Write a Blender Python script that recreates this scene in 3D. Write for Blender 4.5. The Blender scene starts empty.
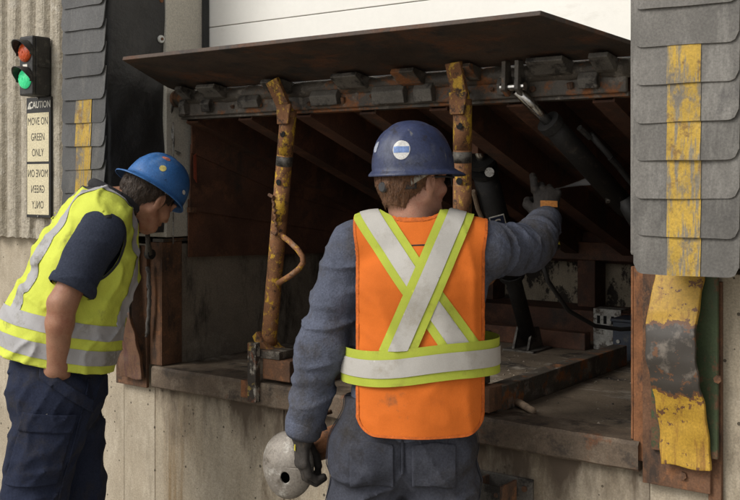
import bpy, bmesh, math, random
import numpy as np
from mathutils import Vector, Matrix
R = math.radians
random.seed(7)
scene = bpy.context.scene
# ------------------------------------------------------------------ camera, sky, sun, exposure
cd = bpy.data.cameras.new('camera'); cam = bpy.data.objects.new('camera', cd)
scene.collection.objects.link(cam); scene.camera = cam
cam.location = (3.075, -2.77, 1.58)
cam.rotation_euler = (R(90), 0, R(36.23))
cd.sensor_width = 36.0; cd.lens = 1017 / 740 * 36.0
cd.shift_y = -67 / 740
cd.clip_end = 2000
SUN = Vector((-0.40, -0.86, 0.78)).normalized()
w = bpy.data.worlds.new('World'); scene.world = w; w.use_nodes = True
nt = w.node_tree; nt.nodes.clear()
wo = nt.nodes.new('ShaderNodeOutputWorld'); bg = nt.nodes.new('ShaderNodeBackground')
sky = nt.nodes.new('ShaderNodeTexSky'); sky.sky_type = 'NISHITA'; sky.sun_disc = False
sky.sun_elevation = math.asin(SUN.z); sky.sun_rotation = math.atan2(SUN.x, SUN.y)
sky.dust_density = 3.0; sky.air_density = 1.0
hs = nt.nodes.new('ShaderNodeHueSaturation'); hs.inputs['Saturation'].default_value = 0.10
nt.links.new(sky.outputs[0], hs.inputs['Color']); nt.links.new(hs.outputs[0], bg.inputs[0])
bg.inputs[1].default_value = 0.13
nt.links.new(bg.outputs[0], wo.inputs[0])
sl = bpy.data.lights.new('sun', 'SUN'); sl.energy = 1.4; sl.angle = R(25); sl.color = (1.0, 0.95, 0.87)
so = bpy.data.objects.new('sun', sl); scene.collection.objects.link(so)
so.rotation_euler = SUN.to_track_quat('Z', 'Y').to_euler(); so.location = (0, -5, 8)
scene.view_settings.view_transform = 'Standard'; scene.view_settings.look = 'None'
scene.view_settings.exposure = 0.28; scene.view_settings.gamma = 1.0

# ------------------------------------------------------------------ helpers: objects
COL = scene.collection
WLD = set()      # objects whose mesh is laid out in world coordinates
def tag(o, label=None, cat=None, group=None, kind=None):
    if label: o['label'] = label
    if cat: o['category'] = cat
    if group: o['group'] = group
    if kind: o['kind'] = kind
    return o
def thing(name, label, cat, loc=(0, 0, 0), group=None, rz=0):
    o = bpy.data.objects.new(name, None); COL.objects.link(o)
    o.location = loc; o.rotation_euler = (0, 0, rz); o.empty_display_size = 0.1
    return tag(o, label, cat, group)
def link(name, me, mat, parent=None, smooth=False, bevel=0, solid=0, label=None, world=True):
    """link a mesh; its coordinates are world coordinates when world is set, else the parent's"""
    o = bpy.data.objects.new(name, me); COL.objects.link(o)
    if mat is not None and not me.materials: me.materials.append(mat)
    if parent is not None:
        o.parent = parent
        if world:
            m = Matrix() if parent.name in WLD else Matrix.LocRotScale(parent.location, parent.rotation_euler, parent.scale)
            o.matrix_parent_inverse = m.inverted(); WLD.add(o.name)
    if smooth: me.polygons.foreach_set('use_smooth', [True] * len(me.polygons))
    if solid:
        s = o.modifiers.new('thickness', 'SOLIDIFY'); s.thickness = solid; s.offset = 1
    if bevel:
        b = o.modifiers.new('bevel', 'BEVEL'); b.width = bevel; b.segments = 2; b.limit_method = 'ANGLE'
    if label: o['label'] = label
    return o
class MB:
    def __init__(s): s.v = []; s.f = []
    def add(s, v, f):
        n = len(s.v); s.v += [tuple(p) for p in v]; s.f += [tuple(i + n for i in q) for q in f]; return s
    def box(s, x0, x1, y0, y1, z0, z1):
        v = [(x, y, z) for z in (z0, z1) for y in (y0, y1) for x in (x0, x1)]
        return s.add(v, [(0, 2, 3, 1), (4, 5, 7, 6), (0, 1, 5, 4), (2, 6, 7, 3), (0, 4, 6, 2), (1, 3, 7, 5)])
    def obox(s, c, size, m):
        v = [Vector(c) + m @ Vector((x * size[0] / 2, y * size[1] / 2, z * size[2] / 2)) for z in (-1, 1) for y in (-1, 1) for x in (-1, 1)]
        return s.add(v, [(0, 2, 3, 1), (4, 5, 7, 6), (0, 1, 5, 4), (2, 6, 7, 3), (0, 4, 6, 2), (1, 3, 7, 5)])
    def bar(s, a, b, wd, th, up=(0, 0, 1)):
        """rectangular bar from a to b"""
        a, b = Vector(a), Vector(b); y = (b - a); L = y.length; y.normalize()
        x = y.cross(Vector(up)).normalized(); z = x.cross(y)
        return s.obox((a + b) / 2, (wd, L, th), Matrix((x, y, z)).transposed())
    def tube(s, pts, r, n=12, caps=True):
        pts = [Vector(p) for p in pts]; rs = r if isinstance(r, (list, tuple)) else [r] * len(pts)
        rings = []; prev = None
        for i, p in enumerate(pts):
            d = (pts[min(i + 1, len(pts) - 1)] - pts[max(i - 1, 0)]).normalized()
            if prev is None:
                u = d.orthogonal().normalized()
            else:
                u = (prev - d * prev.dot(d)).normalized()
            prev = u; v = d.cross(u)
            rings.append([p + (u * math.cos(2 * math.pi * k / n) + v * math.sin(2 * math.pi * k / n)) * rs[i] for k in range(n)])
        vs = [q for rg in rings for q in rg]; fs = []
        for i in range(len(pts) - 1):
            for k in range(n):
                k2 = (k + 1) % n; fs.append((i * n + k, i * n + k2, (i + 1) * n + k2, (i + 1) * n + k))
        if caps: fs.append(tuple(range(n))[::-1]); fs.append(tuple((len(pts) - 1) * n + k for k in range(n)))
        return s.add(vs, fs)
    def prism(s, poly, d, off=(0, 0, 0)):
        """poly: list of 3d points, extruded by vector d"""
        n = len(poly); d = Vector(d); a = [Vector(p) + Vector(off) for p in poly]; b = [p + d for p in a]
        return s.add(a + b, [tuple(range(n))[::-1], tuple(range(n, 2 * n))] + [(i, (i + 1) % n, n + (i + 1) % n, n + i) for i in range(n)])
    def sheet(s, fn, nu, nv):
        v = [fn(i / nu, j / nv) for j in range(nv + 1) for i in range(nu + 1)]
        return s.add(v, [(j * (nu + 1) + i, j * (nu + 1) + i + 1, (j + 1) * (nu + 1) + i + 1, (j + 1) * (nu + 1) + i) for j in range(nv) for i in range(nu)])
    def mesh(s, name):
        me = bpy.data.meshes.new(name); me.from_pydata(s.v, [], s.f); me.update()
        bm = bmesh.new(); bm.from_mesh(me); bmesh.ops.recalc_face_normals(bm, faces=bm.faces); bm.to_mesh(me); bm.free()
        return me
    def build(s, name, mat, parent=None, **k): return link(name, s.mesh(name), mat, parent, **k)

# ------------------------------------------------------------------ helpers: materials
def mat(name, base, rough=0.8, metal=0.0, var=(0.25, 6.0), layers=(), bump=(0.15, 80.0), bump2=None, spec=0.4, sub=0.0, grit=(0.16, 170.0)):
    """base colour with soft variation, then layers of (colour, scale, low, high[, rough]) laid over it by noise"""
    m = bpy.data.materials.new(name); m.use_nodes = True; t = m.node_tree; N = t.nodes; L = t.links
    b = N['Principled BSDF']; tc = N.new('ShaderNodeTexCoord')
    def noise(scale, detail=6, seed=0.0, rgh=0.6):
        mp = N.new('ShaderNodeMapping'); L.new(tc.outputs['Object'], mp.inputs[0])
        sc = scale if isinstance(scale, (tuple, list)) else (scale,) * 3
        mp.inputs['Scale'].default_value = sc; mp.inputs['Location'].default_value = (seed, seed * 1.7, seed * 0.6)
        n = N.new('ShaderNodeTexNoise'); n.inputs['Scale'].default_value = 1.0; n.inputs['Detail'].default_value = detail
        n.inputs['Roughness'].default_value = rgh; L.new(mp.outputs[0], n.inputs['Vector']); return n.outputs['Fac']
    def ramp(fac, lo, hi, a=0.0, c=1.0):
        r = N.new('ShaderNodeMapRange'); r.inputs[1].default_value = lo; r.inputs[2].default_value = hi
        r.inputs[3].default_value = a; r.inputs[4].default_value = c; L.new(fac, r.inputs[0]); return r.outputs[0]
    def mix(fac, c0, c1):
        x = N.new('ShaderNodeMix'); x.data_type = 'RGBA'; L.new(fac, x.inputs[0])
        for i, c in ((6, c0), (7, c1)):
            if isinstance(c, tuple): x.inputs[i].default_value = (*c[:3], 1)
            else: L.new(c, x.inputs[i])
        return x.outputs[2]
    def mixf(fac, a, c):
        x = N.new('ShaderNodeMix'); x.data_type = 'FLOAT'; L.new(fac, x.inputs[0])
        for i, q in ((2, a), (3, c)):
            if isinstance(q, float): x.inputs[i].default_value = q
            else: L.new(q, x.inputs[i])
        return x.outputs[0]
    v = var[0]; sd = (sum(map(ord, name)) % 97) * 0.37
    col = mix(ramp(noise(var[1], 8, sd), 0.3, 0.7), tuple(c * (1 - v) for c in base), tuple(min(1, c * (1 + v)) for c in base))
    rg = float(rough); hgt = None
    for i, ly in enumerate(layers):
        fac = ramp(noise(ly[1], 10, sd + 3.1 * (i + 1), 0.72), .5 + (ly[2] - .5) * .62, .5 + (ly[3] - .5) * .62)
        col = mix(fac, col, ly[0])
        if len(ly) > 4: rg = mixf(fac, rg, float(ly[4]))
        if len(ly) > 5: hgt = fac
    if grit:
        gx = N.new('ShaderNodeMix'); gx.data_type = 'RGBA'; gx.blend_type = 'MULTIPLY'; gx.inputs[0].default_value = 1.0
        gm_ = ramp(noise(grit[1], 5, sd + 21, 0.7), .34, .66, 1 - 1.6 * grit[0], 1 + grit[0]); cc = N.new('ShaderNodeCombineColor')
        for q in range(3): L.new(gm_, cc.inputs[q])
        L.new(col, gx.inputs[6]); L.new(cc.outputs[0], gx.inputs[7]); col = gx.outputs[2]
    L.new(col, b.inputs['Base Color'])
    if isinstance(rg, float): b.inputs['Roughness'].default_value = rg
    else: L.new(rg, b.inputs['Roughness'])
    b.inputs['Metallic'].default_value = metal; b.inputs['Specular IOR Level'].default_value = spec
    if sub: b.inputs['Subsurface Weight'].default_value = sub; b.inputs['Subsurface Radius'].default_value = (0.02, 0.008, 0.005); b.inputs['Subsurface Scale'].default_value = 0.3
    nrm = None
    for bp in (bump, bump2):
        if bp:
            bn = N.new('ShaderNodeBump'); bn.inputs['Strength'].default_value = bp[0]; bn.inputs['Distance'].default_value = bp[2] if len(bp) > 2 else 0.004
            L.new(noise(bp[1], 6, sd + 11), bn.inputs['Height'])
            if nrm is not None: L.new(nrm, bn.inputs['Normal'])
            nrm = bn.outputs[0]
    if nrm is not None: L.new(nrm, b.inputs['Normal'])
    return m
def voronoi_pits(m, scale, size, col, strength=0.5):
    """small round pits (air bubbles in concrete)"""
    t = m.node_tree; N = t.nodes; L = t.links; b = N['Principled BSDF']; tc = N.new('ShaderNodeTexCoord')
    v = N.new('ShaderNodeTexVoronoi'); v.inputs['Scale'].default_value = scale; v.inputs['Randomness'].default_value = 1
    nz = N.new('ShaderNodeTexNoise'); nz.inputs['Scale'].default_value = scale * 0.5
    L.new(tc.outputs['Object'], v.inputs['Vector']); L.new(tc.outputs['Object'], nz.inputs['Vector'])
    ad = N.new('ShaderNodeMath'); ad.operation = 'MULTIPLY_ADD'; ad.inputs[1].default_value = size * 2.2; ad.inputs[2].default_value = -size * 0.55
    L.new(nz.outputs['Fac'], ad.inputs[0])
    lt = N.new('ShaderNodeMath'); lt.operation = 'LESS_THAN'; L.new(v.outputs['Distance'], lt.inputs[0]); L.new(ad.outputs[0], lt.inputs[1])
    mx = N.new('ShaderNodeMix'); mx.data_type = 'RGBA'; L.new(lt.outputs[0], mx.inputs[0])
    src = b.inputs['Base Color'].links[0].from_socket; L.new(src, mx.inputs[6]); mx.inputs[7].default_value = (*col, 1)
    L.new(mx.outputs[2], b.inputs['Base Color'])
    bn = N.new('ShaderNodeBump'); bn.inputs['Strength'].default_value = strength; bn.inputs['Distance'].default_value = 0.004; bn.invert = True
    L.new(lt.outputs[0], bn.inputs['Height'])
    if b.inputs['Normal'].links: L.new(b.inputs['Normal'].links[0].from_socket, bn.inputs['Normal'])
    L.new(bn.outputs[0], b.inputs['Normal']); return m
def dirt_runs(m, axis, lo, hi, col, scale, amt=0.35):
    """grime that has run down from (or splashed up to) a ledge: noise pushed by height in the mesh's own space"""
    t = m.node_tree; N = t.nodes; L = t.links; b = N['Principled BSDF']; tc = N.new('ShaderNodeTexCoord')
    sp = N.new('ShaderNodeSeparateXYZ'); L.new(tc.outputs['Object'], sp.inputs[0])
    r = N.new('ShaderNodeMapRange'); r.inputs[1].default_value = lo; r.inputs[2].default_value = hi; L.new(sp.outputs[axis], r.inputs[0])
    mp_ = N.new('ShaderNodeMapping'); mp_.inputs['Scale'].default_value = scale; L.new(tc.outputs['Object'], mp_.inputs[0])
    n = N.new('ShaderNodeTexNoise'); n.inputs['Scale'].default_value = 1; n.inputs['Detail'].default_value = 8; n.inputs['Roughness'].default_value = .65; L.new(mp_.outputs[0], n.inputs['Vector'])
    a = N.new('ShaderNodeMath'); a.operation = 'MULTIPLY_ADD'; a.inputs[1].default_value = amt; L.new(r.outputs[0], a.inputs[0]); L.new(n.outputs['Fac'], a.inputs[2])
    q = N.new('ShaderNodeMapRange'); q.inputs[1].default_value = .62; q.inputs[2].default_value = .86; L.new(a.outputs[0], q.inputs[0])
    mx = N.new('ShaderNodeMix'); mx.data_type = 'RGBA'; L.new(q.outputs[0], mx.inputs[0]); L.new(b.inputs['Base Color'].links[0].from_socket, mx.inputs[6]); mx.inputs[7].default_value = (*col, 1)
    L.new(mx.outputs[2], b.inputs['Base Color']); return m
M = {}
M['asphalt'] = mat('apron_concrete', (0.36, 0.33, 0.28), 0.9, var=(0.2, 1.2), layers=[((0.24, 0.22, 0.185), 0.6, 0.5, 0.75)], bump=(0.4, 120))
M['concrete'] = voronoi_pits(mat('concrete', (0.36, 0.305, 0.225), 0.9, var=(0.16, 2.2), layers=[((0.45, 0.39, 0.30), (3, 3, 1.2), 0.5, 0.7), ((0.25, 0.21, 0.15), (5, 5, 0.9), 0.56, 0.76), ((0.13, 0.10, 0.07), (4, 4, 1.6), 0.63, 0.80)], bump=(0.28, 60, 0.004), bump2=(0.25, 8, 0.008)), 27, 0.19, (0.085, 0.07, 0.05))
M['concrete_run'] = voronoi_pits(mat('concrete_under_sill', (0.36, 0.305, 0.225), 0.9, var=(0.16, 2.2), layers=[((0.45, 0.39, 0.30), (3, 3, 1.2), 0.5, 0.7), ((0.25, 0.20, 0.135), (5, 5, 0.9), 0.54, 0.74), ((0.22, 0.155, 0.085), (8, 8, .45), 0.56, 0.78), ((0.15, 0.11, 0.07), (4, 4, 1.6), 0.60, 0.78)], bump=(0.35, 60, 0.004), bump2=(0.3, 8, 0.008)), 27, 0.19, (0.085, 0.07, 0.05))
dirt_runs(M['concrete_run'], 2, .45, .79, (0.085, 0.062, 0.042), (7, 7, 2.2), .38)
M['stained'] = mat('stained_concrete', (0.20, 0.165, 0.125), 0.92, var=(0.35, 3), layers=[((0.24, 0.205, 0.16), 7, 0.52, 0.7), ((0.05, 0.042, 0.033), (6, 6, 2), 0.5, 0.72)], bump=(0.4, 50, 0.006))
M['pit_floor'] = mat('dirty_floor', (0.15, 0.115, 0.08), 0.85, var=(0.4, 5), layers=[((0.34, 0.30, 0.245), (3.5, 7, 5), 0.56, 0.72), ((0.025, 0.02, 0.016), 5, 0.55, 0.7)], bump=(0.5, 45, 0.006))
M['patchy'] = mat('peeling_concrete', (0.30, 0.25, 0.18), 0.9, var=(0.3, 9), layers=[((0.035, 0.028, 0.022), (9, 9, 6), 0.50, 0.57)], bump=(0.4, 40))
M['fluted'] = mat('fluted_panel', (0.40, 0.355, 0.28), 0.9, var=(0.22, 40), layers=[((0.29, 0.25, 0.185), (9, 9, 1.5), 0.55, 0.8), ((0.45, 0.41, 0.34), 14, 0.58, 0.7)], bump=(0.9, 130, 0.006), bump2=(0.6, 30, 0.010))
M['jamb'] = mat('jamb_paint', (0.52, 0.485, 0.41), 0.6, var=(0.06, 2), layers=[((0.36, 0.32, 0.25), (3, 3, 1), 0.6, 0.85)], bump=(0.05, 60))
M['door'] = mat('door_white', (0.80, 0.78, 0.72), 0.5, grit=(.012, 60), var=(0.04, 2), layers=[((0.62, 0.59, 0.52), (2, 2, 6), 0.6, 0.9)], bump=(0.06, 200))
M['void'] = mat('dark_void', (0.004, 0.004, 0.004), 0.9, grit=None)
M['seam'] = mat('dark_gasket', (0.03, 0.03, 0.03), 0.7)
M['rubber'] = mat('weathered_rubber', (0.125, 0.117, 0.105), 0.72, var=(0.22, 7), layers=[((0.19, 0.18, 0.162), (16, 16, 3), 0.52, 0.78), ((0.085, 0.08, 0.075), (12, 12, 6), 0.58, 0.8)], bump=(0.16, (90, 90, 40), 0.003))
def vary(m, lo, hi):
    t = m.node_tree; N = t.nodes; L = t.links; b = N['Principled BSDF']; oi = N.new('ShaderNodeObjectInfo')
    r = N.new('ShaderNodeMapRange'); r.inputs[3].default_value = lo; r.inputs[4].default_value = hi; L.new(oi.outputs['Random'], r.inputs[0])
    h = N.new('ShaderNodeHueSaturation'); L.new(b.inputs['Base Color'].links[0].from_socket, h.inputs['Color']); L.new(r.outputs[0], h.inputs['Value']); L.new(h.outputs[0], b.inputs['Base Color'])
vary(M['rubber'], .80, 1.18)
M['rubber_dark'] = mat('rubber_shaded_side', (0.078, 0.077, 0.076), 0.7, var=(0.25, 7), layers=[((0.12, 0.115, 0.107), (16, 16, 4), 0.52, 0.78)], bump=(0.16, (90, 90, 40), 0.003))  # darker copy of the rubber for the left flaps, shade put into the colour
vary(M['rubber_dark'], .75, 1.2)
M['vinyl'] = mat('black_vinyl', (0.026, 0.025, 0.024), 0.52, var=(0.3, 3), layers=[((0.065, 0.06, 0.055), (5, 5, 2), 0.55, 0.85, 0.7)], bump=(0.5, 7, 0.03), bump2=(0.12, 120))
M['yellow_worn'] = mat('worn_yellow', (0.40, 0.255, 0.035), 0.7, var=(0.25, 9), layers=[((0.19, 0.165, 0.12), (70, 70, 5), 0.47, 0.62), ((0.15, 0.13, 0.10), (14, 14, 9), 0.53, 0.68), ((0.21, 0.12, 0.03), 22, 0.57, 0.70)], bump=(0.2, (120, 120, 20), 0.003))
M['lip'] = mat('rusty_lip_steel', (0.062, 0.041, 0.029), 0.65, 0.15, var=(0.45, 3), layers=[((0.12, 0.052, 0.026), (3.5, 6, 6), 0.52, 0.72, 0.8), ((0.035, 0.03, 0.026), 8, 0.5, 0.7)], bump=(0.3, 40, 0.004))
M['deck'] = mat('rusty_deck_steel', (0.095, 0.045, 0.028), 0.72, 0.15, var=(0.4, 4), layers=[((0.165, 0.073, 0.04), 7, 0.52, 0.7), ((0.05, 0.036, 0.028), 4, 0.55, 0.75)], bump=(0.3, 60, 0.003))
M['grime'] = mat('greasy_steel', (0.075, 0.063, 0.05), 0.55, 0.2, var=(0.4, 10), layers=[((0.20, 0.175, 0.145), 16, 0.57, 0.70, 0.8), ((0.24, 0.095, 0.035), 8, 0.54, 0.66, 0.8)], bump=(0.6, 45, 0.006))
M['grime_grey'] = mat('grey_greasy_steel', (0.12, 0.108, 0.092), 0.6, 0.2, var=(0.3, 14), layers=[((0.03, 0.026, 0.022), 18, 0.5, 0.65)], bump=(0.4, 60, 0.004))
M['rust'] = mat('brown_rust', (0.13, 0.066, 0.036), 0.85, 0.1, var=(0.4, 9), layers=[((0.05, 0.034, 0.025), (14, 14, 5), 0.5, 0.7), ((0.22, 0.10, 0.045), 20, 0.58, 0.72)], bump=(0.4, 70, 0.004))
M['rust_orange'] = mat('orange_rust', (0.20, 0.085, 0.036), 0.85, 0.1, var=(0.35, 14), layers=[((0.07, 0.04, 0.027), (25, 25, 8), 0.48, 0.66)], bump=(0.4, 90, 0.003))
M['leg'] = mat('peeled_yellow_leg', (0.52, 0.31, 0.03), 0.6, 0.0, var=(0.2, 12), layers=[((0.20, 0.09, 0.038), (24, 24, 13), 0.40, 0.48, 0.85), ((0.06, 0.035, 0.022), 30, 0.55, 0.66, 0.85)], bump=(0.5, 60, 0.004))
M['leg_bare'] = mat('rusty_leg', (0.25, 0.115, 0.05), 0.75, 0.15, var=(0.3, 18), layers=[((0.55, 0.33, 0.03), (42, 42, 30), 0.57, 0.62, 0.6), ((0.30, 0.24, 0.18), (10, 10, 4), 0.62, 0.78), ((0.05, 0.03, 0.02), 30, 0.6, 0.7)], bump=(0.5, 70, 0.004))
M['bumper_yellow'] = mat('bumper_yellow', (0.43, 0.25, 0.03), 0.55, 0.0, var=(0.14, 6), layers=[((0.34, 0.165, 0.02), (40, 40, 3), 0.56, 0.68), ((0.16, 0.07, 0.03), (30, 30, 22), 0.64, 0.70, 0.85)], bump=(0.3, (60, 60, 14), 0.003))
M['bumper_black'] = mat('bumper_worn_black', (0.045, 0.038, 0.031), 0.42, 0.55, var=(0.35, 12), layers=[((0.15, 0.125, 0.10), (18, 18, 7), 0.55, 0.72, 0.55), ((0.10, 0.045, 0.022), 20, 0.6, 0.7, 0.8)], bump=(0.3, 60, 0.003))
def painted_bands(name, z_hi, z_lo, outer, inner, chip):
    """plate painted in bands by height, with a ragged chipped edge between them"""
    m = mat(name, outer, 0.55, 0.0, var=(0.16, 7), layers=[((outer[0] * .62, outer[1] * .52, outer[2] * .8), (42, 42, 3), 0.52, 0.72)], bump=(0.35, (60, 60, 18), 0.003))
    t = m.node_tree; N = t.nodes; L = t.links; b = N['Principled BSDF']; tc = N.new('ShaderNodeTexCoord'); sp = N.new('ShaderNodeSeparateXYZ'); L.new(tc.outputs['Object'], sp.inputs[0])
    def nz(sc, det=6):
        q = N.new('ShaderNodeTexNoise'); q.inputs['Scale'].default_value = sc; q.inputs['Detail'].default_value = det; q.inputs['Roughness'].default_value = .7; L.new(tc.outputs['Object'], q.inputs['Vector']); return q.outputs['Fac']
    def mth(op, a, c):
        q = N.new('ShaderNodeMath'); q.operation = op
        for i_, w_ in ((0, a), (1, c)):
            if isinstance(w_, (int, float)): q.inputs[i_].default_value = w_
            else: L.new(w_, q.inputs[i_])
        return q.outputs[0]
    zz_ = mth('ADD', sp.outputs[2], mth('MULTIPLY', mth('SUBTRACT', nz(22), .5), .11))
    zc = mth('ABSOLUTE', mth('SUBTRACT', zz_, (z_hi + z_lo) / 2), 0.0); band = mth('LESS_THAN', zc, (z_hi - z_lo) / 2)
    def mixc(f, c0, c1):
        q = N.new('ShaderNodeMix'); q.data_type = 'RGBA'; L.new(f, q.inputs[0])
        for i_, w_ in ((6, c0), (7, c1)):
            if isinstance(w_, tuple): q.inputs[i_].default_value = (*w_, 1)
            else: L.new(w_, q.inputs[i_])
        return q.outputs[2]
    r = N.new('ShaderNodeMapRange'); r.inputs[1].default_value = .53; r.inputs[2].default_value = .66; L.new(nz(16, 9), r.inputs[0])
    dark = mixc(r.outputs[0], inner, (0.16, 0.135, 0.11))
    col = mixc(band, b.inputs['Base Color'].links[0].from_socket, dark)
    edge = mth('LESS_THAN', mth('ABSOLUTE', mth('SUBTRACT', zc, (z_hi - z_lo) / 2), 0.0), .006)
    chips = mth('GREATER_THAN', nz(30, 8), .60)
    col = mixc(mth('MAXIMUM', chips, edge), col, chip); L.new(col, b.inputs['Base Color']); return m
M['bumper_paint'] = painted_bands('bumper_paint', 1.205, 1.018, (0.43, 0.255, 0.03), (0.045, 0.038, 0.031), (0.13, 0.06, 0.028))
M['bumper_rust'] = painted_bands('bumper_rust', 1.45, 1.05, (0.14, 0.07, 0.038), (0.04, 0.034, 0.03), (0.09, 0.05, 0.032))
M['green'] = mat('old_green_paint', (0.042, 0.062, 0.024), 0.6, var=(0.3, 8), layers=[((0.12, 0.06, 0.032), 13, 0.54, 0.63, 0.85)], bump=(0.3, 60))
M['black_metal'] = mat('black_painted_metal', (0.018, 0.017, 0.016), 0.62, 0.2, var=(0.3, 12), layers=[((0.06, 0.05, 0.04), 18, 0.58, 0.75, 0.7)], bump=(0.2, 60))
M['chrome'] = mat('worn_chrome', (0.45, 0.43, 0.40), 0.25, 1.0, var=(0.2, 20), layers=[((0.12, 0.10, 0.08), 30, 0.56, 0.7)], bump=(0.1, 80))
M['bluebox'] = mat('dark_blue_enamel', (0.018, 0.024, 0.036), 0.6, 0.0, var=(0.3, 14), layers=[((0.06, 0.055, 0.05), 14, 0.58, 0.75)], bump=(0.2, 60))
M['galv'] = mat('galvanised', (0.33, 0.32, 0.29), 0.55, 0.5, var=(0.3, 20), layers=[((0.09, 0.075, 0.06), 22, 0.5, 0.62)], bump=(0.2, 80))
M['cable'] = mat('cable_black', (0.02, 0.019, 0.018), 0.6)
M['rope'] = mat('grey_rope', (0.11, 0.10, 0.09), 0.9, bump=(0.6, 160))
M['light_box'] = mat('traffic_housing', (0.028, 0.027, 0.026), 0.55, var=(0.3, 20), layers=[((0.08, 0.075, 0.065), 30, 0.56, 0.75)], bump=(0.1, 90))
M['sign_cream'] = mat('sign_cream', (0.60, 0.53, 0.35), 0.55, var=(0.06, 12), layers=[((0.40, 0.33, 0.2), 16, 0.66, 0.82)], bump=(0.03, 60))
M['sign_black'] = mat('sign_black', (0.02, 0.019, 0.018), 0.5)
M['white_ink'] = mat('white_print', (0.66, 0.63, 0.55), 0.6)
M['nozzle_white'] = mat('white_plastic', (0.7, 0.7, 0.66), 0.4)
M['pale_scrap'] = mat('pale_scrap', (0.30, 0.22, 0.15), 0.8, var=(0.3, 30))
def lens(name, col, e):
    m = mat(name, col, 0.25, var=(0.3, 90), bump=(0.4, 180, 0.003)); b = m.node_tree.nodes['Principled BSDF']
    b.inputs['Emission Color'].default_value = (*col, 1); b.inputs['Emission Strength'].default_value = e; return m
M['lens_red'] = lens('lens_red', (0.42, 0.06, 0.012), 0.12)
M['lens_green'] = lens('lens_green', (0.03, 0.40, 0.16), 0.75)
# clothing and people
M['orange'] = mat('orange_fabric', (0.60, 0.138, 0.018), 0.85, grit=(.05, 420), var=(0.10, 7), layers=[((0.54, 0.125, 0.02), 5, 0.58, 0.8), ((0.24, 0.085, 0.03), 9, 0.66, 0.88)], bump=(0.10, 500, 0.001), bump2=(0.35, 11, 0.010), spec=0.2)
M['binding'] = mat('orange_binding', (0.52, 0.115, 0.015), 0.85, var=(.2, 30))
M['trim'] = mat('lime_trim', (0.39, 0.445, 0.055), 0.8, grit=(.05, 420), var=(0.1, 9), layers=[((0.30, 0.31, 0.05), 13, 0.58, 0.78)], bump=(0.1, 500, 0.001), bump2=(0.25, 16, 0.006), spec=0.2)
M['silver'] = mat('silver_tape', (0.43, 0.41, 0.375), 0.6, 0.0, grit=(.05, 420), var=(0.07, 9), layers=[((0.34, 0.31, 0.26), 8, 0.56, 0.78)], bump=(0.08, 400, 0.001), bump2=(0.3, 16, 0.006))
M['silver_b'] = mat('grey_tape', (0.37, 0.36, 0.36), 0.6, 0.0, grit=(.05, 420), var=(0.08, 9), layers=[((0.22, 0.21, 0.18), 9, 0.58, 0.78)], bump=(0.08, 400, 0.001), bump2=(0.35, 16, 0.008))
M['lime'] = mat('lime_fabric', (0.57, 0.62, 0.085), 0.85, grit=(.05, 420), var=(0.08, 5), layers=[((0.48, 0.50, 0.07), 5, 0.58, 0.8), ((0.24, 0.23, 0.07), (9, 9, 6), 0.63, 0.84)], bump=(0.1, 500, 0.001), bump2=(0.5, 13, 0.014), spec=0.2)
M['lime_piping'] = mat('charcoal_piping', (0.03, 0.03, 0.032), 0.9)
M['sweat'] = mat('blue_grey_fleece', (0.092, 0.102, 0.138), 0.95, var=(0.15, 9), layers=[((0.072, 0.068, 0.068), 5.5, 0.47, 0.75), ((0.045, 0.04, 0.037), 8, 0.58, 0.82)], bump=(0.5, 260, 0.003), bump2=(0.6, 26, 0.012), spec=0.1)
M['trouser_a'] = mat('grey_work_trousers', (0.052, 0.055, 0.070), 0.9, var=(0.15, 9), layers=[((0.040, 0.036, 0.034), 4, 0.48, 0.72), ((0.070, 0.073, 0.088), 7, 0.55, 0.85)], bump=(0.2, 500, 0.001), bump2=(0.5, 14, 0.012), spec=0.1)
M['trouser_b'] = mat('navy_work_trousers', (0.020, 0.025, 0.046), 0.9, var=(0.15, 9), layers=[((0.030, 0.030, 0.038), 6, 0.52, 0.7)], bump=(0.2, 500, 0.001), bump2=(0.5, 13, 0.012), spec=0.12)
M['tee'] = mat('navy_tee', (0.034, 0.040, 0.060), 0.92, var=(0.12, 9), bump=(0.2, 500, 0.001), bump2=(0.4, 16, 0.010), spec=0.1)
M['collar'] = mat('charcoal_knit', (0.024, 0.023, 0.025), 0.95, bump=(0.3, 300, 0.002))
M['skin'] = mat('skin', (0.42, 0.215, 0.145), 0.55, var=(0.12, 25), layers=[((0.36, 0.14, 0.09), 14, 0.55, 0.78)], bump=(0.3, 220, 0.0015), sub=0.06, grit=(0.10, 320.0))
M['skin_b'] = mat('tanned_skin', (0.33, 0.165, 0.10), 0.55, var=(0.14, 25), layers=[((0.27, 0.105, 0.062), 14, 0.5, 0.78)], bump=(0.3, 220, 0.0015), sub=0.06, grit=(0.10, 320.0))
M['hair_a'] = mat('auburn_hair', (0.125, 0.058, 0.026), 0.6, var=(0.4, 120), bump=(0.5, (260, 260, 90), 0.004))
M['hair_b'] = mat('dark_brown_hair', (0.04, 0.025, 0.016), 0.6, var=(0.4, 120), bump=(0.5, (260, 260, 90), 0.004))
M['eye'] = mat('eye', (0.5, 0.48, 0.45), 0.25)
M['glove'] = mat('dirty_black_glove', (0.032, 0.027, 0.023), 0.8, var=(0.3, 25), layers=[((0.07, 0.05, 0.034), 22, 0.60, 0.8)], bump=(0.5, 120, 0.003), bump2=(0.4, 35, 0.005))
M['glove_orange'] = mat('orange_glove_patch', (0.45, 0.18, 0.04), 0.8, var=(0.3, 60))
M['glove_yellow'] = mat('yellow_glove_mark', (0.42, 0.36, 0.03), 0.8)
M['boot'] = mat('dark_boot', (0.03, 0.024, 0.018), 0.7)
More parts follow.
